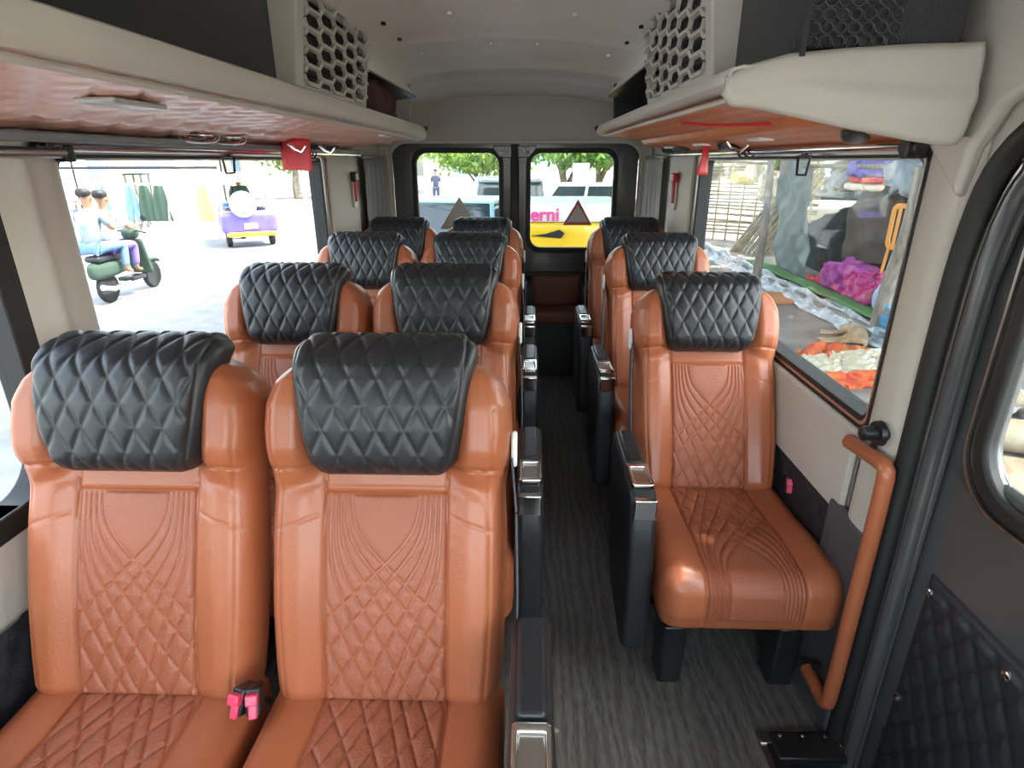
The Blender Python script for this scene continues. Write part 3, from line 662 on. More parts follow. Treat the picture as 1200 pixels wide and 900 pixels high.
    b = rbox((.47, yb-yf, .160), .050, (120, 120, 44), cw, (0, (yb+yf)/2, zt-.080)); b.build('seat_cushion', M['tan'], root)
    # patterned centre strip draped over the cushion
    prof = [(yb-.06-.004*i, zt) for i in range(int((yb-.06-yf-.05)/.004)+1)]
    y_, z_ = prof[-1]; 
    for a in np.linspace(0, PI/2, 20)[1:]: prof.append((yf+.05-.05*math.sin(a), zt-.05+.05*math.cos(a)))
    for k in range(1, 22): prof.append((yf, zt-.05-.0035*k))
    pr = np.array(prof); tn = np.gradient(pr, axis=0); tn /= np.linalg.norm(tn, axis=1, keepdims=True); nr = np.stack([tn[:, 1], -tn[:, 0]], 1)
    sarc = np.concatenate([[0], np.cumsum(np.linalg.norm(np.diff(pr, axis=0), axis=1))])
    xs = np.arange(-.1225, .1226, .00245); Sg, Xg = np.meshgrid(sarc, xs, indexing='ij')
    e = np.minimum(.1225-np.abs(Xg), sarc[-1]-Sg)
    h = .0045*sstep(-.001, .010, e)-.006*(1-sstep(0, .003, e))+pattern(Xg*.97, Sg*.86+.01)*sstep(0, .008, e)
    Yg = pr[:, 0][:, None]+0*Xg; Zg = pr[:, 1][:, None]+0*Xg
    up = np.clip(nr[:, 1], 0, 1)[:, None]; fr = np.clip(-nr[:, 0], 0, 1)[:, None]
    Zg = Zg+up*(-.010+.012*np.exp(-((Yg+.30)/.12)**2)); Yg = Yg-fr*.012*np.sin(np.clip((Zg-.29)/.18, 0, 1)*PI)
    P = np.stack([Xg*(1+.03*sstep(0, -.4, Yg)), Yg+nr[:, 0][:, None]*h, Zg+nr[:, 1][:, None]*h], -1); m = MB(); m.grid(P); m.build('cushion_panel', M['tan_panel'], root)
    # rear shell of the backrest
    def sw_(P, N):
        Q = P.copy(); return tilt(Q)
    rbox((.40, .03, .52), .014, (20, 4, 24), sw_, (0, .108, .30)).build('back_shell', M['black_plastic'], root)
    # base: box pedestal, two feet and floor rail
    m = MB(); m.bb(-.21, .21, -.34, .10, .225, .30); m.build('seat_frame', M['black_plastic'], root, bevel=.01)
    for x in (-.165, .165):
        m = MB(); m.prism([(-.36, .23), (-.24, .23), (-.26, .03), (-.245, .0), (-.345, .0), (-.35, .03)], 'x', x-.035, x+.035); m.build('leg', M['black_plastic'], root, bevel=.008); m = MB(); m.prism([(-.02, .23), (.09, .23), (.09, .0), (-.01, .0)], 'x', x-.03, x+.03)
        m.build('leg', M['black_plastic'], root, bevel=.008)
    # belt buckle at the cushion's inner rear corner
def armrest(root, side):
    a = empty('armrest', (side*.285, 0, 0)); a.parent = root; tag(a)
    del_keys(a)
    b = MB(); b.prism([(-.365, .50), (-.345, .630), (-.315, .657), (.02, .668), (.045, .650), (.05, .58), (.02, .40), (-.04, .23), (-.12, .18), (-.34, .14), (-.38, .17), (-.378, .32)], 'x', -.036, .036)
    o = b.build('armrest_panel', M['black_vinyl'], a, bevel=.016, seg=4, ang=60)
    b = MB(); b.bb(-.024, .024, -.19, .02, .656, .674); b.build('armrest_pad', M['black_leather'], a, bevel=.012, seg=3)
    b = MB(); b.ring('z', .652, .672, (-.030, .030, -.318, -.198), (-.021, .021, -.305, -.215), .008, .004); b.bb(-.030, .030, -.366, -.346, .59, .650); b.build('latch_cover', M['chrome'], a, bevel=.004, seg=3)
    b = MB(); b.bb(-.021, .021, -.305, -.215, .656, .664); b.build('latch_panel', M['steel'], a, bevel=.003)
    return a
def del_keys(o):
    for k in ('label', 'category', 'group'):
        if k in o: del o[k]
def buckle(root, x, y, z, rz=.2):
    b = MB(); b.box((0, 0, 0), (.026, .045, .05), (-.5, 0, 0)); b.tube([(0, .0, -.02), (0, .03, -.05), (0, .06, -.075)], .010, 8); o = b.build('belt_buckle', M['black_plastic'], root, bevel=.004)
    o.location = (x, y, z); o.rotation_euler = (0, 0, rz)
    b = MB(); b.box((0, -.018, .018), (.022, .024, .020), (-.5, 0, 0)); b.box((0, -.024, .0), (.016, .012, .035), (-.5, 0, 0)); k = b.build('release_button', M['buckle'], o, bevel=.003)
    return o
def belt(root, side, rec):
    ca, sa = math.cos(rec), math.sin(rec)
    def T(x, y, z): return Vector((x, y*ca+z*sa, z*ca-y*sa+.45))
    x = side*.245; m = MB()
    pts = [T(x, .02, .50), T(x+side*.010, -.005, .40), T(x+side*.014, -.02, .25), T(x+side*.012, -.03, .10), Vector((x+side*.010, -.06, .40))]
    for a, b in zip(pts[:-1], pts[1:]): m.bar(a, b, .004, .040, (0, -.4, 1)) if False else m.bar(a, b, .040, .004, (side, 0, 0))
    m.build('seat_belt', M['belt'], root, bevel=.001)
    m = MB(); m.box(T(x+side*.004, .03, .52), (.012, .03, .07), (-rec, 0, 0)); m.build('belt_guide', M['white'], root, bevel=.004)
REC = math.radians(19.4); REC2 = math.radians(24.5)
def make_proto(rec, arm, buck, bl):
    r = empty('passenger_seat'); make_seat_parts(rec, r)
    if arm: armrest(r, arm)
    if buck: buckle(r, buck*.237, -.035, .515, -.25*buck)
    if bl: belt(r, bl, rec)
    return r
def rebuild(src, arm, buck, bl, rec):
    """another seat sharing the upholstery, with its own armrest and belt"""
    r = empty('passenger_seat')
    for ch in [k for k in bpy.data.objects if k.parent == src and k.name.split('.')[0] in ('backrest', 'back_panel', 'headrest_pad', 'seat_cushion', 'cushion_panel', 'back_shell', 'seat_frame', 'leg')]:
        c = ch.copy(); C.objects.link(c); c.parent = r
    if arm: armrest(r, arm)
    if buck: buckle(r, buck*.237, -.035, .515, -.25*buck)
    if bl: belt(r, bl, rec)
    return r
aisleL = make_proto(REC, 1, -1, 1)
winL = rebuild(aisleL, 0, 1, 0, REC)
recR = make_proto(REC2, -1, 1, -1)
rightS = rebuild(aisleL, -1, 1, -1, REC)
ordn = ['front', 'second', 'third', 'rearmost']
def put(proto, used, x, y, lab, z=0):
    o = proto if not used else copy_tree(proto)
    o.location = (x, y, z); tag(o, lab, 'seat', 'tan leather passenger seats with black quilted headrests'); return o
for i, y in enumerate((.855, 1.70, 2.60, 3.38)):
    n_ = ['nearest row', 'second row', 'third row', 'rearmost row'][i]
    put(aisleL, i > 0, -.173, y, 'tan and black leather seat left of the aisle, aisle side of the '+n_)
    put(winL, i > 0, -.668, y, 'tan and black leather seat beside the left windows, window side of the '+n_)
put(recR, False, .70, 1.70, 'single tan leather seat right of the aisle facing the step well, whole cushion in view', -.01)
put(rightS, False, .71, 2.60, 'single tan leather seat right of the aisle, middle of the three along the right window')
put(rightS, True, .70, 3.40, 'single tan leather seat right of the aisle, rearmost of three by the pale curtain')
# low rear bench at the end of the aisle
r = empty('rear_bench', (.31, 4.2, 0)); tag(r, 'low brown upholstered rear bench closing the end of the aisle', 'bench')
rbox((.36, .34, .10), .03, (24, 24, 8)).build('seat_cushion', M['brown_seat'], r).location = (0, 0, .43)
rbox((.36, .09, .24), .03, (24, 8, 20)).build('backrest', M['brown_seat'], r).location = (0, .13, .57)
m = MB(); m.bb(-.18, .18, -.13, .17, .0, .385); m.build('bench_box', M['black_plastic'], r, bevel=.01)
for x in (-.20, .20):
    m = MB(); m.prism([(-.18, .36), (-.18, .60), (-.14, .64), (.16, .64), (.16, .36)], 'x', x-.03, x+.03); m.build('armrest', M['black_vinyl'], r, bevel=.014, seg=3)

# ================================================================ THE STREET OUTSIDE
G0 = -.65
M.update(
 road=blotch('dusty_asphalt', [(.17, .17, .175), (.21, .21, .215), (.25, .245, .24)], 3.0, .9),
 pave=blotch('dusty_concrete', [(.17, .155, .135), (.24, .22, .19), (.31, .285, .25)], 2.2, .9),
 kerb_foil=blotch('silver_plastic_sheet', [(.26, .29, .30), (.42, .45, .46), (.62, .65, .65)], 9, .35),
 green_mat=mat('green_mat', (.10, .23, .07), .9, bump=.4, bscale=120),
 wallw=mat('pale_plaster', (.72, .70, .65), .9, vary=.08, vscale=2), wallc=mat('cream_plaster', (.60, .54, .42), .9, vary=.1, vscale=2),
 line=mat('road_paint', (.72, .72, .70), .8, vary=.1, vscale=9), bark=blotch('bark', [(.07, .05, .035), (.13, .10, .07), (.22, .18, .14)], 14, .95, (1, 1, .25)),
 pole=blotch('weathered_pole', [(.14, .12, .10), (.22, .19, .16), (.31, .28, .24)], 18, .8, (1, 1, .2)),
 bamboo=wavy('bamboo', (.30, .23, .12), (.52, .44, .28), 4, (1, 1, 8), .6, 2, .2), cane=mat('pale_cane', (.38, .33, .24), .7, vary=.3, vscale=14),
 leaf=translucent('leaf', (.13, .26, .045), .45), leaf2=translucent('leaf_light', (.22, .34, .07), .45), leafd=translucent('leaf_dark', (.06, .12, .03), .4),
 tarp=mat('grey_green_tarp', (.17, .20, .195), .5, bump=.4, bscale=12, vary=.15, vscale=5), dark_cloth=mat('black_green_cloth', (.018, .026, .027), .85, bump=.5, bscale=16, vary=.3, vscale=6),
 brown_tarp=mat('brown_tarp', (.075, .058, .045), .7, bump=.4, bscale=9, vary=.3, vscale=3),
 pink_cloth=blotch('pink_patterned_cloth', [(.07, .012, .05), (.42, .03, .15), (.45, .07, .25), (.50, .16, .13)], 9, .9),
 magenta=blotch('magenta_cloth', [(.10, .02, .09), (.36, .06, .27), (.42, .14, .32)], 6, .9),
 red_cloth=blotch('red_cloth', [(.40, .03, .05), (.60, .10, .09)], 9, .9),
 orange_cloth=blotch('orange_cloth', [(.50, .05, .03), (.60, .17, .05)], 9, .9), white_cloth=blotch('white_printed_cloth', [(.62, .60, .55), (.55, .48, .28), (.70, .70, .67)], 10, .9),
 blue_cloth=blotch('blue_purple_cloth', [(.10, .12, .36), (.20, .15, .42), (.07, .20, .38)], 6, .9), denim=mat('denim', (.14, .24, .38), .9, vary=.2, vscale=12, bump=.3, bscale=80),
 grey_cloth=blotch('grey_blue_cloth', [(.16, .19, .22), (.30, .34, .38)], 5, .9), olive=mat('dark_green_cloth', (.04, .07, .05), .9, bump=.3), cream_cloth=mat('cream_cloth', (.62, .55, .44), .9, bump=.3),
 yellow_cloth=mat('yellow_cloth', (.62, .50, .14), .9, bump=.3), purple=mat('purple_cloth', (.18, .12, .42), .9, bump=.3), shirt_w=mat('pale_shirt', (.60, .58, .54), .9), shirt_d=mat('navy_shirt', (.04, .05, .09), .9),
 skin=mat('brown_skin', (.28, .145, .085), .55), hair=mat('black_hair', (.012, .010, .009), .6), dogfur=blotch('tan_dog_fur', [(.26, .16, .08), (.40, .28, .16), (.48, .40, .30)], 5, .9), dogwhite=mat('cream_fur', (.60, .54, .44), .9, bump=.4, bscale=100),
 orange_plastic=mat('orange_plastic', (.62, .27, .05), .35), bottle=glass_mat('bottle_plastic', (.75, .82, .86)), bluebag=mat('blue_plastic_bag', (.06, .30, .48), .3, bump=.8, bscale=16), clay=mat('orange_clay', (.52, .22, .09), .8),
 log=blotch('cut_log', [(.34, .25, .15), (.50, .40, .26), (.60, .52, .38)], 7, .9, (1, .25, 1)),
 yellow_paint=mat('yellow_car_paint', (.70, .46, .02), .25, coat=.6), white_paint=mat('white_car_paint', (.72, .73, .74), .25, coat=.6), blue_paint=mat('blue_car_paint', (.05, .17, .55), .25, coat=.6), lightblue=mat('light_blue_paint', (.26, .48, .68), .3, coat=.5),
 teal_paint=mat('silver_teal_paint', (.34, .42, .43), .25, metal=.3, coat=.6), car_glass=mat('dark_car_glass', (.03, .045, .05), .05, spec=.8), tyre=mat('tyre', (.018, .018, .018), .85), purple_paint=mat('violet_paint', (.13, .10, .50), .35), orange_lamp=mat('amber_lamp', (.75, .28, .02), .25), pink_text=mat('pink_lettering', (.70, .04, .22), .5), navy_paint=mat('navy_paint', (.06, .08, .26), .4),
 cream_paint=mat('cream_car_paint', (.58, .55, .44), .3, coat=.4), sign_blue=mat('pale_blue_panel', (.30, .42, .62), .5),
)
m = MB(); m.add([(-70, -25, G0), (1.7, -25, G0), (1.7, 90, G0), (-70, 90, G0)], [(0, 1, 2, 3)]); struct(m.build('ground', M['road'], smooth=False))
m = MB(); m.bb(1.55, 4.14, -12, 14.5, -1.0, -.50); struct(m.build('pavement', M['pave'], bevel=.02))
m = MB(); m.bb(4.12, 40, -12, 70, -1.0, -.36); m.bb(1.7, 40, 14.5, 90, -1.0, -.62); struct(m.build('raised_platform', M['pave'], smooth=False))
# foil covered kerb, rumpled
yy = np.linspace(4.5, 22, 260); vv = np.linspace(0, 1, 26); Yg, Vg = np.meshgrid(yy, vv, indexing='ij')
Xg = 3.98+.28*Vg; Zg = -.50+.20*np.sin(Vg*PI*.62)**.8
R_ = crumple(np.stack([Xg, Yg*.5, Zg*2], -1).reshape(-1, 3), .05, 7, 2).reshape(Xg.shape+(3,)); Zg = Zg+(R_[..., 2]-Zg*2)*sstep(0, .15, Vg); Xg = R_[..., 0]
b = MB(); b.grid(np.stack([Xg, Yg, Zg], -1)); o = b.build('kerb_sheet', M['kerb_foil']); mo = o.modifiers.new('s', 'SOLIDIFY'); mo.thickness = .01
tag(o, 'rumpled silver plastic sheet covering the long kerb beside the pavement', 'plastic sheet')
b = MB(); yy = np.linspace(6.0, 11.3, 60); b.grid(np.stack(np.broadcast_arrays(np.linspace(4.20, 4.48, 6)[None, :], yy[:, None], (-.29+.008*np.sin(yy*5))[:, None]), -1)); o = b.build('green_mat', M['green_mat']); mo = o.modifiers.new('s', 'SOLIDIFY'); mo.thickness = .02
tag(o, 'long green mat strip along the top of the kerb', 'mat')
# road lines (left carriageway)
a = at(125, 378, 'z', G0); c = at(300, 322, 'z', G0)
for k, (p, q) in enumerate((((122, 376), (255, 326)), ((122, 388), (270, 331)))):
    P = at(*p, 'z', G0+.004); Q = at(*q, 'z', G0+.004); d = (Q-P); P = P-d*1.0; Q = Q+d*4
    m = MB(); m.bar(P, Q, .11, .004); tag(m.build('road_line', M['line'], smooth=False), ('outer' if k == 0 else 'nearer')+' of the two painted white lines on the road left of the van', 'road marking')

# ---- trees
def tree(loc, h, tr, crown, nleaf, leafm, lab, seed, size=.16, lean=(0, 0), group='street trees', branches=6):
    rs = np.random.RandomState(seed); t = empty('street_tree', loc); tag(t, lab, 'tree', group)
    b = MB(); top = Vector((lean[0], lean[1], h)); pts = [Vector((0, 0, 0)).lerp(top, k/7)+Vector((math.sin(k*1.7+seed)*.06*h*.2, math.cos(k*1.3+seed)*.05*h*.2, 0)) for k in range(8)]
    b.tube(pts, [tr*(1.25-.1*k) for k in range(8)], 12); b.build('trunk', M['bark'], t)
    cx, cy, cz, rx, ry, rz_ = crown
    for i in range(branches):
        a = rs.rand()*6.28; s_ = pts[4+i % 4]; e = Vector((cx+rx*.6*math.cos(a), cy+ry*.6*math.sin(a), cz+rz_*(rs.rand()-.4)*.6)); mid = s_.lerp(e, .5)+Vector((0, 0, .2))
        b = MB(); b.tube(smooth_path([s_, mid, e]), [tr*.5*(1-.08*j) for j in range(len(smooth_path([s_, mid, e])))], 8); b.build('branch', M['bark'], t)
    n = nleaf; nc = max(8, n//90); cc = rs.randn(nc, 3); cc /= np.linalg.norm(cc, axis=1, keepdims=True); cc *= rs.rand(nc, 1)**.4
    P = cc[rs.randint(0, nc, n)]+rs.randn(n, 3)*.16; P = P*np.array([rx, ry, rz_])+np.array([cx, cy, cz])
    A = rs.randn(n, 3); A /= np.linalg.norm(A, axis=1, keepdims=True); B = np.cross(A, rs.randn(n, 3)); B /= np.linalg.norm(B, axis=1, keepdims=True)
    s_ = size*(.7+.6*rs.rand(n, 1)); V = np.stack([P-A*s_, P+B*s_*.45, P+A*s_, P-B*s_*.45], 1).reshape(-1, 3)
    b = MB(); b.v = [tuple(p) for p in V.tolist()]; b.f = [(4*i, 4*i+1, 4*i+2, 4*i+3) for i in range(n)]; b.build('foliage', M[leafm], t, smooth=False)
    return t
tree((5.6, -2.2, -.36), 4.6, .17, (-2.6, 9.5, 5.6, 4.9, 6.6, 1.2), 46000, 'leafd', 'large shade tree out of view at the right kerb, crown shaped to shade the van', 3, .19)  # out of view; crown spread and leaf density shaped for its shade
tree((11.5, 6.5, -.36), 4.9, .17, (0, 1.5, 5.4, 5.0, 7.5, 1.2), 20000, 'leafd', 'unseen second tree added beyond the street shelter to shade the pavement', 5, .19)  # added where the camera cannot see it, to keep sun off the right pavement
tree((-1.9, 24, G0), 1.7, .10, (0, 0, 2.45, 2.3, 1.6, .95), 5200, 'leaf2', 'bright green tree behind the left rear window', 11, .13)
tree((1.6, 22, G0), 2.0, .17, (0, 0, 2.75, 2.6, 1.6, .9), 5200, 'leaf', 'leaning dark trunk tree behind the white car', 12, .13, (-.4, 0))
tree((2.6, 22.5, G0), 2.1, .14, (.5, 0, 2.75, 1.7, 1.5, .9), 4500, 'leaf', 'straight trunk tree beside the pale blue panel', 13, .13)
tree((-13.5, 36, G0), 2.6, .2, (0, 0, 3.4, 3.4, 2.6, 1.6), 4200, 'leaf2', 'green roadside tree beyond the three wheeler', 14, .18)
tree((-9.5, 38, G0), 2.4, .2, (0, 0, 3.2, 3.0, 2.6, 1.5), 4200, 'leaf', 'green tree behind the hanging red card', 15, .18)

# ---- people (one skinned body; clothes and hair are children)
def skin_mesh(name, V, E, Rr, m_, parent, sub=2):
    me = bpy.data.meshes.new(name); me.from_pydata([tuple(v) for v in V], E, []); o = bpy.data.objects.new(name, me); C.objects.link(o)
    o.parent = parent
    sk = o.modifiers.new('skin', 'SKIN'); sk.use_smooth_shade = True
    if not me.skin_vertices: 
        bm = bmesh.new(); bm.from_mesh(me); bm.verts.layers.skin.verify(); bm.to_mesh(me); bm.free()
    for i, r in enumerate(Rr): me.skin_vertices[0].data[i].radius = (r, r) if not hasattr(r, '__len__') else r
    me.skin_vertices[0].data[0].use_root = True
    sb = o.modifiers.new('sub', 'SUBSURF'); sb.levels = sub; sb.render_levels = sub
    me.materials.append(m_); return o
def person(loc, rz, pose, lab, shirt, trousers, name='person'):
    """pose: joint dict in body space (facing +Y)"""
    t = empty(name, loc, rz, lab, 'person'); J = pose; V = []; E = []; Rr = []
    def ch(keys, rr, start=None):
        prev = start
        for k, r in zip(keys, rr):
            V.append(J[k]); Rr.append(r); i = len(V)-1
            if prev is not None: E.append((prev, i))
            prev = i
        return prev
    ch(['pelvis', 'waist', 'chest', 'neck', 'head0', 'head1', 'head2'], [(.11, .08), (.095, .07), (.115, .075), .052, .062, .088, .07])
    for s in 'LR':
        ch(['sho'+s, 'elb'+s, 'wri'+s, 'pal'+s], [.052, .040, .027, .030], 2); w_ = len(V)-1
        P = Vector(J['pal'+s]); D = (P-Vector(J['wri'+s])).normalized(); sd = D.cross(Vector((0, 0, 1))).normalized()
        for k in range(4):
            V.append(P+D*.035+sd*(.024*(k-1.5))); Rr.append(.010); E.append((w_, len(V)-1)); V.append(P+D*(.060+.006*(1.5-abs(k-1.5)))+sd*(.022*(k-1.5))+Vector((0, 0, -.022))); Rr.append(.008); E.append((len(V)-2, len(V)-1))
        V.append(P+sd*.04*(1 if s == 'L' else -1)+Vector((0, 0, -.012))); Rr.append(.010); E.append((w_, len(V)-1))
        ch(['hip'+s, 'kne'+s, 'ank'+s, 'toe'+s], [.082, .055, .036, .032], 0)
    skin_mesh('body', V, E, Rr, M['skin'], t)
    V = [J['pelvis'], J['waist'], J['chest'], J['neck']]; E = [(0, 1), (1, 2), (2, 3)]; Rr = [(.15, .125), (.145, .12), (.185, .14), .075]
    for s in 'LR':
        V += [J['sho'+s], Vector(J['sho'+s]).lerp(Vector(J['elb'+s]), .8)]; E += [(2, len(V)-2), (len(V)-2, len(V)-1)]; Rr += [.066, .060]
    skin_mesh('shirt', V, E, Rr, M[shirt], t)
    V = [J['pelvis']]; E = []; Rr = [(.14, .11)]
    for s in 'LR':
        k = Vector(J['kne'+s]); a = Vector(J['ank'+s]); V += [J['hip'+s], k, k.lerp(a, .9)]; n = len(V); E += [(0, n-3), (n-3, n-2), (n-2, n-1)]; Rr += [.095, .070, .055]
    skin_mesh('trousers', V, E, Rr, M[trousers], t)
    h = Vector(J['head2']); c = Vector(J['head1'])
    def hw_(P, N): Q = P+N*.004*np.sin(P[:, :1]*80); return Q
    o = rbox((.175, .19, .13), .062, (12, 12, 10), hw_).build('hair', M['hair'], t); o.location = c.lerp(h, .75)+Vector((0, -.022, .028))
    b = MB(); b.tube([c+Vector((0, .085, .02)), c+Vector((0, .112, -.012)), c+Vector((0, .092, -.02))], [.008, .014, .010], 8); b.build('nose', M['skin'], t)
    for s in (-1, 1):
        b = MB(); b.lathe([(.011, -.004), (.012, .003), (.004, .006)], c+Vector((s*.033, .085, .022)), 10, 'y'); b.build('eye', M['hair'], t)
        b = MB(); b.lathe([(.018, -.008), (.022, 0), (.012, .008)], c+Vector((s*.092, 0, 0)), 10, 'x'); b.build('ear', M['skin'], t)
    return t
def sit(reach=.42, lean=.10, kx=.16):
    J = dict(pelvis=(0, 0, 0), waist=(0, lean*.25, .18), chest=(0, lean*.7, .38), neck=(0, lean, .53), head0=(0, lean+.01, .60), head1=(0, lean+.025, .69), head2=(0, lean+.01, .76))
    for s, k in (('L', -1), ('R', 1)):
        J.update({'sho'+s: (k*.17, lean*.8, .47), 'elb'+s: (k*.24, lean+reach*.35, .24), 'wri'+s: (k*.22, lean+reach*.85, .26), 'pal'+s: (k*.215, lean+reach, .28), 'hip'+s: (k*.09, .02, -.02), 'kne'+s: (k*kx, .42, -.02), 'ank'+s: (k*kx, .36, -.42), 'toe'+s: (k*kx, .50, -.46)})
    return J
def stand():
    J = dict(pelvis=(0, 0, .92), waist=(0, 0, 1.08), chest=(0, 0, 1.28), neck=(0, 0, 1.45), head0=(0, .01, 1.50), head1=(0, .02, 1.60), head2=(0, .01, 1.67))
    for s, k in (('L', -1), ('R', 1)):
        J.update({'sho'+s: (k*.17, 0, 1.39), 'elb'+s: (k*.23, .02, 1.10), 'wri'+s: (k*.24, .08, .86), 'pal'+s: (k*.24, .10, .79), 'hip'+s: (k*.09, 0, .88), 'kne'+s: (k*.10, .03*k, .48), 'ank'+s: (k*.10, .05*k, .08), 'toe'+s: (k*.11, .16+.05*k, .03)})
    return J

# ---- vehicles
def wheel(parent, c, r, wd=.17, axis='x', hub='steel'):
    o = MB().lathe([(r*.62, -wd/2), (r*.92, -wd/2), (r, -wd*.3), (r, wd*.3), (r*.92, wd/2), (r*.62, wd/2)], (0, 0, 0), 28, axis).build('wheel', M['tyre'], parent); o.location = c
    b = MB(); b.lathe([(r*.64, -wd*.42), (r*.5, -wd*.46), (r*.2, -wd*.5), (r*.2, wd*.5), (r*.5, wd*.46), (r*.64, wd*.42)], (0, 0, 0), 24, axis); b.build('hub', M[hub], o); return o
def car(loc, rz, lab, paint, L=4.1, W=1.7, H=1.48, suv=False):
    t = empty('car', loc, rz, lab, 'car'); zb = .60*H if not suv else .62*H
    def bw(P, N):
        x, y, z = P[:, 0], P[:, 1], P[:, 2]; Q = P.copy(); v = (z+zb*.39)/(zb*.78)
        Q[:, 0] = x*(1-.06*np.abs(y/(L/2))**3-.04*v**2); up = np.clip(N[:, 2], 0, 1)
        Q[:, 2] -= up*(.10*sstep(.22*L, .5*L, y)+.05*sstep(-.34*L, -.5*L, y))
        return Q
    o = rbox((W, L, zb*.78), .13, (16, 48, 10), bw).build('body', M[paint], t); o.location = (0, 0, .2+zb*.39)
    zt = .2+zb*.78; hh = H-zt
    def gw(P, N, k=1.0):
        Q = P.copy(); v = (P[:, 2]+hh/2)/hh; Q[:, 0] *= 1-.16*v; Q[:, 1] = P[:, 1]*(1-(.26 if not suv else .12)*v)-.10*v; return Q
    gl = .52*L if not suv else .62*L
    o = rbox((W*.90, gl, hh), .06, (12, 30, 10), gw).build('window_glass', M['car_glass'], t); o.location = (0, -.06*L, zt+hh/2-.03)
    o = rbox((W*.78, gl*(.74 if not suv else .9), .07), .03, (12, 20, 4)).build('roof', M[paint], t); o.location = (0, -.06*L-.10, H-.05)
    for sx in (-1, 1):
        for y0, y1 in ((.5, .36), (0, 0), (-.5, -.40)):
            b = MB(); b.bar((sx*W*.445, -.06*L+gl*y0, zt-.02), (sx*W*.385, -.06*L-.1+gl*y1*.98, H-.05), .06, .05); b.build('pillar', M[paint], t, bevel=.01)
        o = rbox((.08, .16, .11), .03, (5, 6, 5)).build('mirror', M[paint], t); o.location = (sx*(W/2+.06), .16*L, zt+.06)
        o = rbox((.34, .10, .13), .04, (8, 5, 5)).build('headlamp', M['lens'], t); o.location = (sx*W*.34, L/2-.07, .2+zb*.48)
        o = rbox((.26, .08, .14), .03, (8, 5, 5)).build('tail_lamp', M['red'], t); o.location = (sx*W*.36, -L/2+.04, .2+zb*.5)
        for y in (.31*L, -.31*L): wheel(t, (sx*(W/2-.09), y, .30), .30)
    b = MB(); [b.bb(-.34, .34, L/2-.045, L/2-.005, .2+zb*.40+k*.04, .2+zb*.40+k*.04+.018) for k in range(4)]; b.build('grille', M['black_plastic'], t)
    b = MB(); b.bb(-.22, .22, L/2-.02, L/2+.01, .32, .43); b.build('number_plate', M['white'], t, bevel=.005)
    return t
M['lens'] = mat('lamp_lens', (.70, .72, .74), .08, spec=.8)
car((-.95, 9.2, G0), 3.0, 'blue car with amber lamp parked behind the left rear window', 'lightblue', 3.6, 1.5, 1.60)
car((-.42, 13.6, G0), .10, 'teal silver off-road car standing behind the blue car', 'teal_paint', 4.3, 1.6, 1.80, True)
car((1.3, 17.2, G0), 1.57, 'white saloon car standing across the road behind the yellow vehicle', 'white_paint', 4.3, 1.7, 1.55)
# yellow, white and blue goods three-wheeler with pink lettering
t = empty('goods_carrier', (.62, 7.4, G0)); tag(t, 'yellow goods carrier with a white band and pink lettering behind the right rear window', 'vehicle')
o = rbox((1.35, 1.9, 1.12), .08, (20, 24, 16)).build('cargo_box', M['yellow_paint'], t); o.location = (0, .6, .90)
o = rbox((1.37, 1.92, .20), .05, (20, 24, 8)).build('white_band', M['white_paint'], t); o.location = (0, .6, 1.54)
b = MB(); b.prism([(.0, .70), (.66, .70), (.66, 1.28), (.45, 1.22), (.22, 1.0)], 'y', -.375, -.355); b.build('blue_flash', M['navy_paint'], t)
b = MB(); b.prism([(-.48, 1.30), (-.14, 1.27), (-.10, 1.33), (-.16, 1.37), (-.32, 1.32)], 'y', -.375, -.355); b.build('door_handle', M['black_plastic'], t)
for x in (-.55, .55): wheel(t, (x, 1.0, .24), .24, .14)
wheel(t, (0, 0, .24), .24, .14)
def text(s_, size, m_, parent, loc, rot, ext=.004):
    cu = bpy.data.curves.new('lettering', 'FONT'); cu.body = s_; cu.size = size; cu.extrude = ext; cu.offset = .004; to = bpy.data.objects.new('tmp_text', cu); C.objects.link(to)
    bpy.context.view_layer.update(); me = bpy.data.meshes.new_from_object(to); bpy.data.objects.remove(to)
    me.materials.clear(); me.materials.append(m_); o = bpy.data.objects.new('lettering', me); C.objects.link(o); o.parent = parent; o.location = loc; o.rotation_euler = rot; return o
text('erni', .21, M['pink_text'], t, (-.50, -.372, 1.47), (PI/2, 0, 0))
# decorated auto rickshaw on the road
t = empty('auto_rickshaw', tuple(at(297, 289, 'z', G0)), .55); tag(t, 'auto rickshaw with blue rear panel and white canopy driving on the bright road', 'auto rickshaw')
o = rbox((1.35, .9, .55), .12, (18, 12, 10)).build('rear_body', M['purple_paint'], t); o.location = (0, .3, .62)
o = rbox((1.37, .5, .30), .08, (18, 8, 6)).build('side_body', M['blue_paint'], t); o.location = (.02, .9, .55)
o = rbox((1.2, .12, .12), .04, (16, 4, 4)).build('bumper', M['yellow_paint'], t); o.location = (0, -.2, .34)
o = rbox((1.42, 2.1, .22), .09, (18, 24, 8), lambda P, N: P+np.stack([0*P[:, 0], 0*P[:, 0], -.10*(P[:, 0]/.7)**2], 1)).build('canopy', M['white_cloth'], t); o.location = (0, .9, 1.72)
o = MB().lathe([(.30, -.03), (.32, 0), (.30, .03)], (-.12, -.20, 1.08), 28, 'y').build('round_cover', M['white'], t)
b = MB(); b.bb(-.16, .16, -.19, -.15, .48, .60); b.build('number_plate', M['white'], t)
for x in (-.62, .62):
    for y in (-.1, .85, 1.7):
        b = MB(); b.tube([(x, y, .8), (x*.97, y, 1.66)], .022, 8); b.build('canopy_post', M['steel'], t)
    wheel(t, (x*.85, .25, .22), .22, .12)
wheel(t, (0, 2.0, .22), .22, .12)
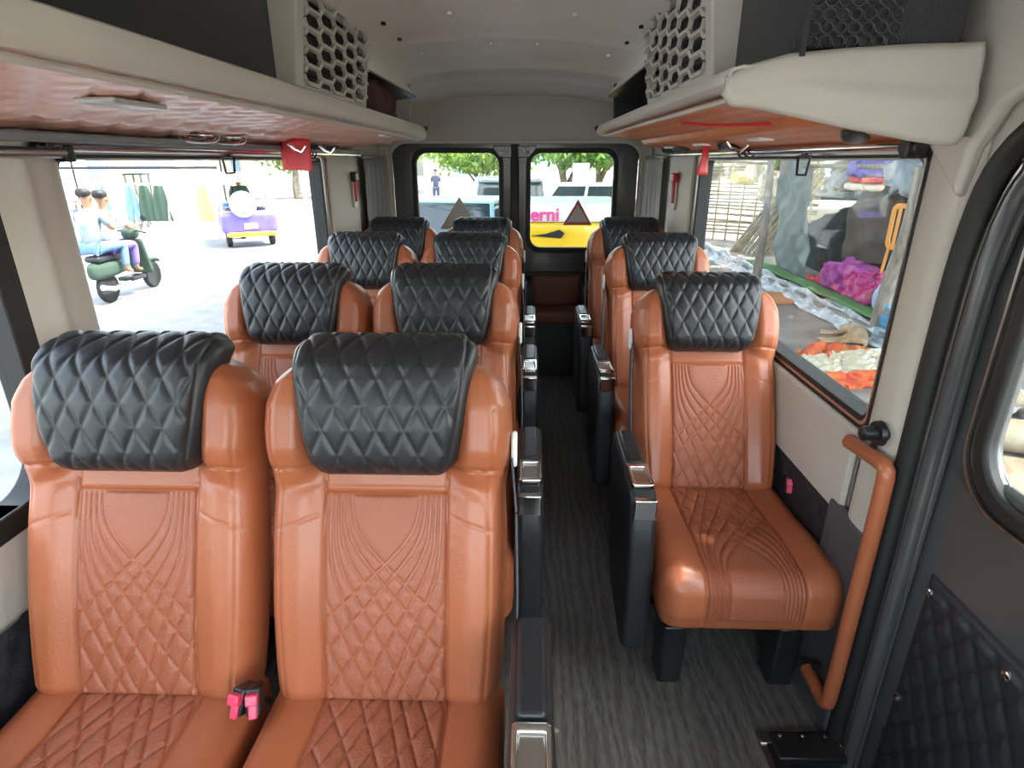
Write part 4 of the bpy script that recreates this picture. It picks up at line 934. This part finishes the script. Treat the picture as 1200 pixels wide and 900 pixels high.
o = rbox((.9, .35, .75), .1, (12, 6, 10), lambda P, N: P*np.array([1, 1, 1])).build('front_cowl', M['blue_paint'], t); o.location = (0, 1.95, .65)
o = rbox((1.0, .4, .12), .05, (12, 6, 4)).build('bench_seat', M['black_vinyl'], t); o.location = (0, .55, .92)
J = sit(.42, .05); loc = t.matrix_basis@Vector((0, 1.15, .95)); person(tuple(loc), .55, J, 'person in dark shirt driving the auto rickshaw, seen from behind', 'olive', 'shirt_d')
# scooter with two riders
pa = at(131, 354, 'z', G0); pb = at(173, 339, 'z', G0); d = pb-pa; ang = math.atan2(d.y, d.x)-PI/2
t = empty('scooter', tuple(pa), ang); tag(t, 'dark green scooter carrying two riders past the left window', 'scooter'); wb = 1.22
wheel(t, (0, 0, .235), .235, .09, 'x'); wheel(t, (0, wb, .235), .235, .09, 'x')
o = rbox((.26, .85, .26), .1, (10, 20, 8), lambda P, N: P*np.stack([1-.35*sstep(-.1, -.42, P[:, 1]), 1+0*P[:, 0], 1-.25*sstep(0, .42, P[:, 1])], 1)).build('rear_body', M['olive'], t); o.location = (0, .10, .52)
o = rbox((.24, .72, .10), .045, (10, 18, 4)).build('saddle', M['black_vinyl'], t); o.location = (0, .12, .70)
o = rbox((.28, .38, .08), .03, (8, 8, 3)).build('footboard', M['black_plastic'], t); o.location = (0, .66, .28)
o = rbox((.36, .09, .62), .04, (10, 4, 14)).build('leg_shield', M['olive'], t); o.location = (0, .92, .60); o.rotation_euler = (.28, 0, 0)
o = rbox((.22, .26, .18), .08, (8, 8, 6)).build('headlamp_cowl', M['olive'], t); o.location = (0, .86, .98)
b = MB(); b.tube([(-.33, .74, 1.0), (-.15, .84, 1.02), (.15, .84, 1.02), (.33, .74, 1.0)], .014, 8); b.build('handlebar', M['black_plastic'], t)
b = MB(); b.tube([(0, .88, .95), (0, 1.10, .42), (0, wb, .235)], .03, 8); b.build('fork', M['steel'], t)
o = rbox((.14, .46, .06), .028, (6, 12, 3), lambda P, N: P-np.stack([0*P[:, 0], 0*P[:, 0], 1.2*P[:, 1]**2], 1)).build('front_mudguard', M['olive'], t); o.location = (0, wb, .50)
for s in (-1, 1):
    b = MB(); b.tube([(s*.22, .82, 1.02), (s*.27, .84, 1.20)], .006, 6); b.lathe([(.045, -.006), (.05, 0), (.045, .006)], (s*.28, .84, 1.23), 16, 'y'); b.build('mirror', M['black_plastic'], t)
b = MB(); b.tube([(.14, .35, .26), (.16, -.1, .24), (.16, -.35, .30)], [.03, .045, .045], 10); b.build('exhaust', M['steel'], t)
def onsc(y, z): return tuple(t.matrix_basis@Vector((0, y, z)))
person(onsc(.24, .86), ang, sit(.46, .08, .15), 'person in purple trousers steering the scooter', 'shirt_w', 'purple')
J = sit(.26, .10, .22); person(onsc(-.14, .90), ang, J, 'person in blue jeans riding behind on the scooter', 'grey_cloth', 'denim')
person(tuple(at(512, 243, 'z', G0)), PI, stand(), 'person in navy shirt standing on the road far behind the left rear window', 'shirt_d', 'shirt_d')

# ---- clothes stall across the road
base = at(200, 273, 'z', G0); sx, sy = base.x, base.y
t = empty('clothes_rack', (sx, sy, G0)); tag(t, 'clothes stall rail across the bright road with garments hanging', 'clothes rail')
b = MB(); b.tube([(-2.2, 0, 1.45), (2.0, 0, 1.45)], .025, 8); b.build('rail', M['steel'], t)
for x in (-2.2, 2.0): b = MB(); b.tube([(x, 0, 0), (x, 0, 1.45)], .025, 8); b.build('post', M['steel'], t)
for i, (mm, k) in enumerate((('denim', 1), ('white_cloth', 0), ('denim', 1), ('olive', 0), ('olive', 0), ('cream_cloth', 0), ('cream_cloth', 0), ('leafy', 0), ('cream_cloth', 0))):
    names = ['light blue jeans hanging nearest the scooter on the stall rail', 'white top hanging between two pairs of jeans', 'second pair of jeans on the stall rail', 'dark green jacket hanging after the jeans', 'dark green coat beside the dark green jacket', 'cream shirt hanging after the green coat', 'second cream shirt on the stall rail', 'yellow shirt near the far end of the stall rail', 'cream top at the far end of the stall rail']
    def gw(P, N, k=k, i=i):
        Q = P.copy(); v = -P[:, 2]/.6+.5; Q[:, 0] *= (.8+.5*v) if not k else (.75+.35*v); Q[:, 1] += .03*np.sin(Q[:, 0]*26+i); 
        if k: Q[:, 2] += .35*np.exp(-(Q[:, 0]/.035)**2)*(P[:, 2] < -.2)
        return Q
    o = rbox((.42, .07, 1.05), .03, (22, 3, 16), gw).build('garment', M.get(mm, M['yellow_cloth'])); o.location = (sx-1.9+i*.45, sy-.02, G0+.88); tag(o, names[i], 'garment', 'garments on the stall rail')
# stall tables, frames and awning
for i, (px, py, mm, lab) in enumerate(((130, 268, 'cream_cloth', 'low stall table with yellow goods behind the scooter riders'), (172, 262, 'olive', 'tall dark stall stand beside the hanging jeans'))):
    p = at(px, py, 'z', G0); t = empty('stall_table' if i == 0 else 'stall_stand', tuple(p), .2); tag(t, lab, 'stall')
    W_, H_ = ((2.2, .85), (.6, 1.7))[i]
    b = MB(); b.bb(-W_/2, W_/2, -.4, .4, H_-.05, H_); b.build('table_top', M[mm], t)
    for x in (-W_/2+.05, W_/2-.05):
        for y in (-.35, .35): b = MB(); b.bb(x-.03, x+.03, y-.03, y+.03, 0, H_-.05); b.build('leg', M['pole'], t)
    if i == 0:
        for k in range(5): o = rbox((.38, .5, .22), .05, (8, 8, 5), lambda P, N: crumple(P, .02, 12, k)).build('goods_bundle', M['yellow_cloth' if k % 2 else 'cream_cloth']); o.location = (p.x-.8+.4*k, p.y, G0+.97); tag(o, ['leftmost', 'second', 'middle', 'fourth', 'rightmost'][k]+' bundle on the low stall table behind the scooter', 'bundle', 'bundles on the stall table')
p = at(128, 280, 'z', G0); t = empty('market_awning', (p.x-1.0, p.y+4, G0), .25); tag(t, 'white awning on thin dark posts above the stalls', 'awning')
for x in (-2.2, 2.4): b = MB(); b.tube([(x, 0, 0), (x, 0, 2.6)], .035, 8); b.build('post', M['black_plastic'], t)
o = rbox((5.2, 2.0, .06), .02, (20, 10, 2), lambda P, N: P+np.stack([0*P[:, 0], 0*P[:, 0], .12*np.sin(P[:, 0]*3)+.2*P[:, 1]], 1)).build('awning_sheet', M['wallw'], t); o.location = (0, -.6, 2.6)
b = MB(); b.bar((-2.6, -1.5, 1.9), (2.6, -1.5, 1.9), .05, .08); b.build('cross_beam', M['black_plastic'], t)
# buildings across the road
for i, (x, y, wx, wy, h, mm, lab) in enumerate(((-24, 22, 8, 12, 7.5, 'wallw', 'pale sunlit building across the road left of the awning'), (-21, 36, 8, 12, 6.5, 'wallc', 'cream building across the road behind the clothes stall'), (-20, 52, 14, 10, 8, 'wallw', 'far white building beyond the roadside trees'), (1, 46, 16, 8, 7, 'wallw', 'white building far behind the rear windows'), (-34, 4, 10, 16, 7, 'wallc', 'cream building beyond the nearest left window'))):
    t = empty('building', (x, y, G0), 0); tag(t, lab, 'building')
    m = MB(); m.bb(-wx/2, wx/2, -wy/2, wy/2, 0, h); m.build('wall', M[mm], t, smooth=False)
    m = MB(); m.bb(-wx/2-.2, wx/2+.2, -wy/2-.2, wy/2+.2, h, h+.3); m.build('parapet', M['wallc'], t, bevel=.03)
    for fl_ in range(2):
        for k in range(3):
            yk = -wy/2+wy*(k+.5)/3; zz = 1.2+fl_*2.9
            m = MB(); m.bb(wx/2, wx/2+.04, yk-.6, yk+.6, zz, zz+1.3); f = m.build('window', M['sign_blue'], t); m = MB(); m.ring('x', wx/2, wx/2+.09, (yk-.7, yk+.7, zz-.1, zz+1.4), (yk-.58, yk+.58, zz+.02, zz+1.28), .01, .01); m.build('frame', M['wallw'], f)
            xk = -wx/2+wx*(k+.5)/3; m = MB(); m.bb(xk-.6, xk+.6, -wy/2-.04, -wy/2, zz, zz+1.3); f = m.build('window', M['sign_blue'], t)
# far right of the rear window: leaning poles, pale blue panel
for i in range(12):
    p = at(684+i*4.2, 262-(i % 3)*4, 'y', 10.5+.12*i); x0 = p.x; L_ = 3.2+.25*math.sin(i*2.1)
    b = MB(); b.tube([Vector((x0, p.y, -.62)).lerp(Vector((x0+1.9+.12*math.sin(i*3), p.y+.4, 2.4)), k/8)+Vector((0, 0, .03*math.sin(k))) for k in range(9)], [.032-.001*k+.003*(k % 2) for k in range(9)], 8)
    o = b.build('bamboo_pole', M['bamboo'] if i % 3 else M['cane']); tag(o, 'long bamboo pole leaning right in the row behind the right rear window', 'pole', 'bamboo poles leaning behind the van')
p = at(680, 224, 'y', 17.0); t = empty('notice_board', (p.x, p.y, G0)); tag(t, 'pale blue panel on a post between the trunks behind the white car', 'sign')
b = MB(); b.bb(-.03, .03, 0, .05, 0, 1.2); b.build('post', M['steel'], t); b = MB(); b.bb(-.22, .22, -.04, 0, 1.15, 2.05); q = b.build('panel', M['white_paint'], t, bevel=.01); b = MB(); b.bb(-.10, .10, -.05, -.04, 1.25, 1.95); b.build('panel_stripe', M['sign_blue'], t)
# ---- right pavement: fence, canes, tarpaulin, shelter
t = empty('bamboo_fence', (5.6, 14.6, -.36)); tag(t, 'woven bamboo fence of thin horizontal slats beyond the kerb', 'fence')
rs = np.random.RandomState(4); b = MB()
for k in range(26): z = .15+k*.082; b.tube([(-1.9, 1.5+rs.randn()*.03, z+rs.randn()*.02), (0, .0+rs.randn()*.04, z+rs.randn()*.03), (.7, -1.3, z+rs.randn()*.03)], .026, 6)
b.build('slats', M['cane'], t)
for k in range(12): b = MB(); q = k/11; b.tube([(-1.8+2.4*q, 1.4-2.6*q, 0), (-1.78+2.4*q+.05*math.sin(k), 1.36-2.6*q, 2.2)], .022, 6); b.build('upright', M['bamboo'], t)
q_ = at(893, 310, 'x', 5.0); t = empty('cane_bundle', (q_.x, q_.y, -.36)); tag(t, 'sheaf of pale canes leaning against the grey tarpaulin', 'cane bundle')
for k in range(22):
    q = k/21; b = MB(); b.tube([(-.55+.75*q+rs.randn()*.03, .5-.5*q, 0), (-.1+.7*q, .25-.3*q+rs.randn()*.03, .8), (.65+.3*q+rs.randn()*.02, -.1*q, 1.62+rs.randn()*.05)], [.028, .026, .016], 6); b.build('cane', M['cane'], t)
def sheet(name, p4, m_, lab, cat, amp=.05, n=(30, 40), seed=1, th=.012, kind=None):
    A, B, D, E_ = [Vector(p) for p in p4]; P = np.array([[A.lerp(B, u).lerp(E_.lerp(D, u), v) for v in np.linspace(0, 1, n[1])] for u in np.linspace(0, 1, n[0])]); sh = P.shape
    P = crumple(P.reshape(-1, 3), amp, 5, seed).reshape(sh); b = MB(); b.grid(P); o = b.build(name, M[m_]); mo = o.modifiers.new('s', 'SOLIDIFY'); mo.thickness = th; tag(o, lab, cat); return o
sheet('tarpaulin', [at(913, 178, 'x', 4.55), at(952, 174, 'x', 4.7), at(944, 338, 'x', 4.7), at(908, 330, 'x', 4.55)], 'tarp', 'grey green tarpaulin hanging as a side curtain of the shelter', 'tarpaulin', .045)
sheet('black_cloth', [at(944, 262, 'x', 5.4), at(1075, 215, 'x', 5.4), at(1085, 362, 'x', 5.2), at(940, 332, 'x', 5.2)], 'dark_cloth', 'black cloth hanging at the back of the street shelter', 'cloth', .05)
t = empty('shelter_dome', tuple(at(1045, 340, 'x', 5.6))); tag(t, 'brown tarpaulin covered mound inside the street shelter', 'mound')
p0 = at(1045, 340, 'x', 5.6)
rbox((1.6, 1.7, 1.75), .6, (26, 26, 26), lambda P, N: crumple(P, .06, 4, 9)).build('cover_sheet', M['brown_tarp'], t).location = (.35, .35, .80)
# pile of goods under covers behind: cream parked car
q_ = at(978, 258, 'x', 8.2); car((q_.x, q_.y, -.36), 2.75, 'cream car parked behind the street shelter', 'cream_paint', 4.2, 1.7, 1.5)
# washing and bundles on top of the shelter: beam + bundles
A = at(945, 196, 'x', 4.7); B = at(1100, 196, 'x', 4.3)
b = MB(); b.tube([at(815, 186, 'x', 4.9), A+Vector((0, 0, .02)), B+Vector((0, -.3, 0))], .03, 8); tag(b.build('roof_pole', M['pole']), 'long horizontal pole carrying bundles over the shelter', 'pole')
for i, (px, py, xx, sz, mm, lab) in enumerate((
    (992, 205, 4.8, (.35, .5, .42), 'grey_cloth', 'grey blue clothes bundle hanging at the shelter roof left of the purple cloth'),
    (1022, 198, 4.7, (.4, .55, .24), 'blue_cloth', 'blue and purple cloth folded on the shelter roof'),
    (1020, 211, 4.68, (.3, .55, .07), 'red_cloth', 'thin coral red cloth under the blue and purple cloth'),
    (1012, 219, 4.66, (.3, .5, .10), 'cream_cloth', 'cream rolled cloth hanging under the coral red cloth'),
    (1078, 207, 4.3, (.35, .85, .34), 'grey_cloth', 'large grey blue sheet bulging at the right end of the shelter roof'),
    (845, 200, 4.95, (.6, 1.1, .35), 'tarp', 'grey green bundle above the bamboo fence'),
    (872, 208, 4.95, (.4, .6, .22), 'yellow_cloth', 'yellow bundle above the bamboo fence'),
    (888, 200, 4.95, (.4, .7, .35), 'white_cloth', 'white bundle between the fence and the thin pole'),
    (905, 218, 4.95, (.4, .5, .60), 'white_cloth', 'white sack beside the top of the leaning canes'),
    (925, 192, 4.9, (.4, .6, .25), 'leaf', 'green cloth bundle above the sheaf of canes'))):
    p = at(px, py, 'x', xx); o = rbox(sz, min(sz)*.38, (20, 24, 14), lambda P, N, i=i: crumple(P, min(sz)*.14, 9, i+20)).build('cloth_bundle', M[mm]); o.location = p; tag(o, lab, 'bundle')
sheet('awning_flap', [at(1045, 205, 'x', 4.4), at(1105, 190, 'x', 4.1), at(1100, 262, 'x', 4.1), at(1062, 222, 'x', 4.4)], 'grey_cloth', 'grey blue cloth flap drooping at the right of the shelter roof', 'cloth', .03)
# cloth pile on the mat
for i, (px, py, z, sz, mm, lab) in enumerate((
    (1000, 326, -.08, (.55, 1.1, .42), 'magenta', 'magenta cloth on top of the heap in the shelter'),
    (1028, 340, -.14, (.6, .8, .40), 'pink_cloth', 'dark pink patterned cloth in the right of the heap'),
    (1000, 346, -.20, (.45, .6, .24), 'pink_cloth', 'pink patterned cloth at the front of the heap'),
    (1022, 352, -.22, (.35, .45, .20), 'red_cloth', 'coral cloth at the lower right of the heap'),
    (968, 332, -.24, (.35, .8, .14), 'red_cloth', 'red cloth lying left of the heap on the shelter floor'))):
    p = at(px, py, 'x', 4.75 if i != 4 else 4.7); p.z = max(p.z, -.36+sz[2]*.45)
    o = rbox(sz, min(sz)*.42, (30, 36, 18), lambda P, N, i=i: crumple(P, .05, 9, i+40)).build('cloth_heap', M[mm]); o.location = p; tag(o, lab, 'cloth')
# orange plastic chair hung in the shelter
p = at(1062, 268, 'x', 4.9); t = empty('plastic_chair', tuple(p), -1.2); tag(t, 'orange plastic chair hanging behind the thick leaning pole', 'chair')
b = MB(); b.ring('y', -.02, .01, (-.24, .24, -.28, .30), (-.19, .19, -.21, .24), .09, .06); b.build('backrest_frame', M['orange_plastic'], t, bevel=.008)
for k in range(4): b = MB(); b.bb(-.15+k*.085, -.11+k*.085, -.012, .004, -.24, .26); b.build('back_slat', M['orange_plastic'], t, bevel=.004)
o = rbox((.46, .42, .05), .02, (10, 10, 3)).build('seat', M['orange_plastic'], t); o.location = (0, .22, -.27)
for x in (-.2, .2): b = MB(); b.tube([(x, .02, -.28), (x*1.1, 0, -.70)], .02, 8); b.build('leg', M['orange_plastic'], t); b = MB(); b.tube([(x, .40, -.28), (x*1.1, .44, -.70)], .02, 8); b.build('leg', M['orange_plastic'], t)
# poles
def pole(pts, r, lab): 
    b = MB(); sp = smooth_path(pts, 2); b.tube(sp, [r[0]+(r[1]-r[0])*k/(len(sp)-1) for k in range(len(sp))], 14); tag(b.build('wooden_pole', M['pole']), lab, 'pole')
q0 = at(884, 338, 'z', -.50); pole([q0-Vector((0, 0, .02)), q0.lerp(at(904, 190, 'x', q0.x+.05), .5)+Vector((0, -.10, 0)), at(904, 186, 'x', q0.x+.05)], (.075, .05), 'thin bare wooden pole standing at the kerb before the canes')
q0 = at(1024, 397, 'z', -.50); pole([q0-Vector((0, 0, .03)), at(1040, 335, 'x', q0.x), at(1066, 270, 'x', q0.x-.05), at(1082, 195, 'x', q0.x-.10)], (.085, .07), 'thick bent wooden pole propping the shelter, dog lying at its foot')
# bottles and blue bag by the pole
p = at(1042, 392, 'z', -.36)
for i, (dx, dy) in enumerate(((0, 0), (.14, -.16))):
    b = MB(); b.lathe([(.075, 0), (.08, .02), (.08, .2), (.06, .27), (.022, .31), (.022, .34)], (0, 0, 0), 20); o = b.build('water_bottle', M['bottle']); o.location = (p.x-.15+dx, p.y-.1+dy, -.36); tag(o, ('clear water bottle nearest the thick pole', 'clear water bottle right of the other under the blue bag')[i], 'bottle')
    b = MB(); b.lathe([(.024, .335), (.024, .36)], (0, 0, 0), 14); b.build('cap', M['bluebag'], o)
o = rbox((.28, .32, .22), .08, (18, 18, 14), lambda P, N: crumple(P, .03, 14, 5)).build('plastic_bag', M['bluebag']); o.location = at(1046, 378, 'x', p.x+.15); tag(o, 'blue plastic bag beside the thick pole', 'bag')
o = rbox((.4, .5, .35), .12, (18, 18, 14), lambda P, N: crumple(P, .03, 8, 6)).build('sack', M['sign_blue']); o.location = at(1052, 350, 'x', p.x+.45); tag(o, 'pale violet blue sack behind the blue plastic bag', 'sack')
# red and white cloths on the pavement
for i, (px, py, sz, mm, lab, rz) in enumerate(((975, 413, (.75, .42, .10), 'orange_cloth', 'red orange cloth crumpled on the pavement behind the white printed cloth', .5), (992, 428, (.85, .62, .09), 'white_cloth', 'white printed cloth spread on the pavement by the window', .3), (1005, 446, (.75, .25, .08), 'orange_cloth', 'orange cloth edge nearest the van on the pavement', .25), (1032, 418, (.30, .35, .06), 'white_cloth', 'small white cloth scrap right of the red orange cloth', 0))):
    p = at(px, py, 'z', -.47); o = rbox(sz, min(sz)*.45, (40, 30, 6), lambda P, N, i=i: crumple(P, .035, 11, i+60)).build('crumpled_cloth', M[mm]); o.location = p; o.rotation_euler = (0, 0, rz); tag(o, lab, 'cloth')
p = at(905, 349, 'z', -.48); m = MB(); m.box(p, (.5, .7, .05)); tag(m.build('flat_stone', M['clay'], bevel=.01), 'reddish flat slab on the pavement at the foot of the thin pole', 'slab')
# ---- dog lying on its side, legs stretched towards the road rear
p = at(1008, 404, 'z', -.50); t = empty('dog', tuple(p), 0); tag(t, 'tan and cream street dog lying asleep at the foot of the thick pole', 'dog')
D = [(0, 0, .10), (-.02, .14, .115), (-.05, .30, .11), (-.06, .42, .10), (-.08, .55, .085), (-.16, .62, .07), (-.26, .64, .06)]
V = [Vector(v) for v in D]; E = [(i, i+1) for i in range(6)]; Rr = [.095, .10, .115, .105, .06, .068, .028]
def leg(root, pts, rr):
    k = root
    for q, r in zip(pts, rr): V.append(Vector(q)); Rr.append(r); E.append((k, len(V)-1)); k = len(V)-1
V[0] = Vector((0, 0, .10))
leg(0, [(-.16, .03, .08), (-.26, -.06, .05), (-.40, -.03, .03), (-.52, -.02, .025)], [.06, .034, .020, .022]); leg(0, [(-.14, -.03, .06), (-.24, -.13, .04), (-.38, -.14, .03), (-.49, -.13, .025)], [.055, .03, .019, .021])
leg(3, [(-.17, .40, .07), (-.28, .33, .05), (-.42, .31, .03), (-.50, .31, .025)], [.05, .028, .018, .020]); leg(3, [(-.15, .45, .06), (-.28, .43, .04), (-.42, .44, .03), (-.50, .45, .025)], [.045, .026, .018, .020])
leg(0, [(.06, -.12, .05), (.02, -.24, .03), (-.06, -.32, .02)], [.022, .016, .010])
skin_mesh('body', V, E, Rr, M['dogfur'], t); 
for s in (-1, 1): b = MB(); b.add([(-.13, .63+s*.03, .13), (-.17, .64+s*.05, .125), (-.12, .64+s*.085, .145+.01*s)], [(0, 1, 2)]); o = b.build('ear', M['dogfur'], t); mo = o.modifiers.new('s', 'SOLIDIFY'); mo.thickness = .012
t.rotation_euler = (0, 0, -.45); t.scale = (.85, .85, .85)
# logs and clay pot beyond the door window
for i, (px, py, L_, r_) in enumerate(((1185, 560, 1.3, .16), (1195, 510, .9, .13), (1192, 610, 1.0, .12), (1190, 470, .7, .10))):
    p = at(px, py, 'z', -.50+r_); b = MB(); b.tube([p+Vector((-.45*L_+.9*L_*k/6, -.12*k+.3+.03*math.sin(k*2+i), .012*math.sin(k*3))) for k in range(7)], [r_*(1-.03*k+.03*math.sin(k*2.3+i)) for k in range(7)], 16); o = b.build('log', M['log']); tag(o, ['pale cut log', 'second pale log further out', 'pale log nearest the van', 'thin log farthest out'][i]+' on the ground beyond the sliding door window', 'log', 'cut logs by the pavement')
p = at(1153, 482, 'z', -.36); b = MB(); b.lathe([(.06, 0), (.12, .05), (.14, .12), (.12, .2), (.07, .24), (.09, .27), (.075, .27), (.05, .2)], (0, 0, 0), 28); o = b.build('clay_pot', M['clay']); o.location = (p.x-.25, p.y, -.5); tag(o, 'orange clay pot seen through the sliding door window', 'pot')
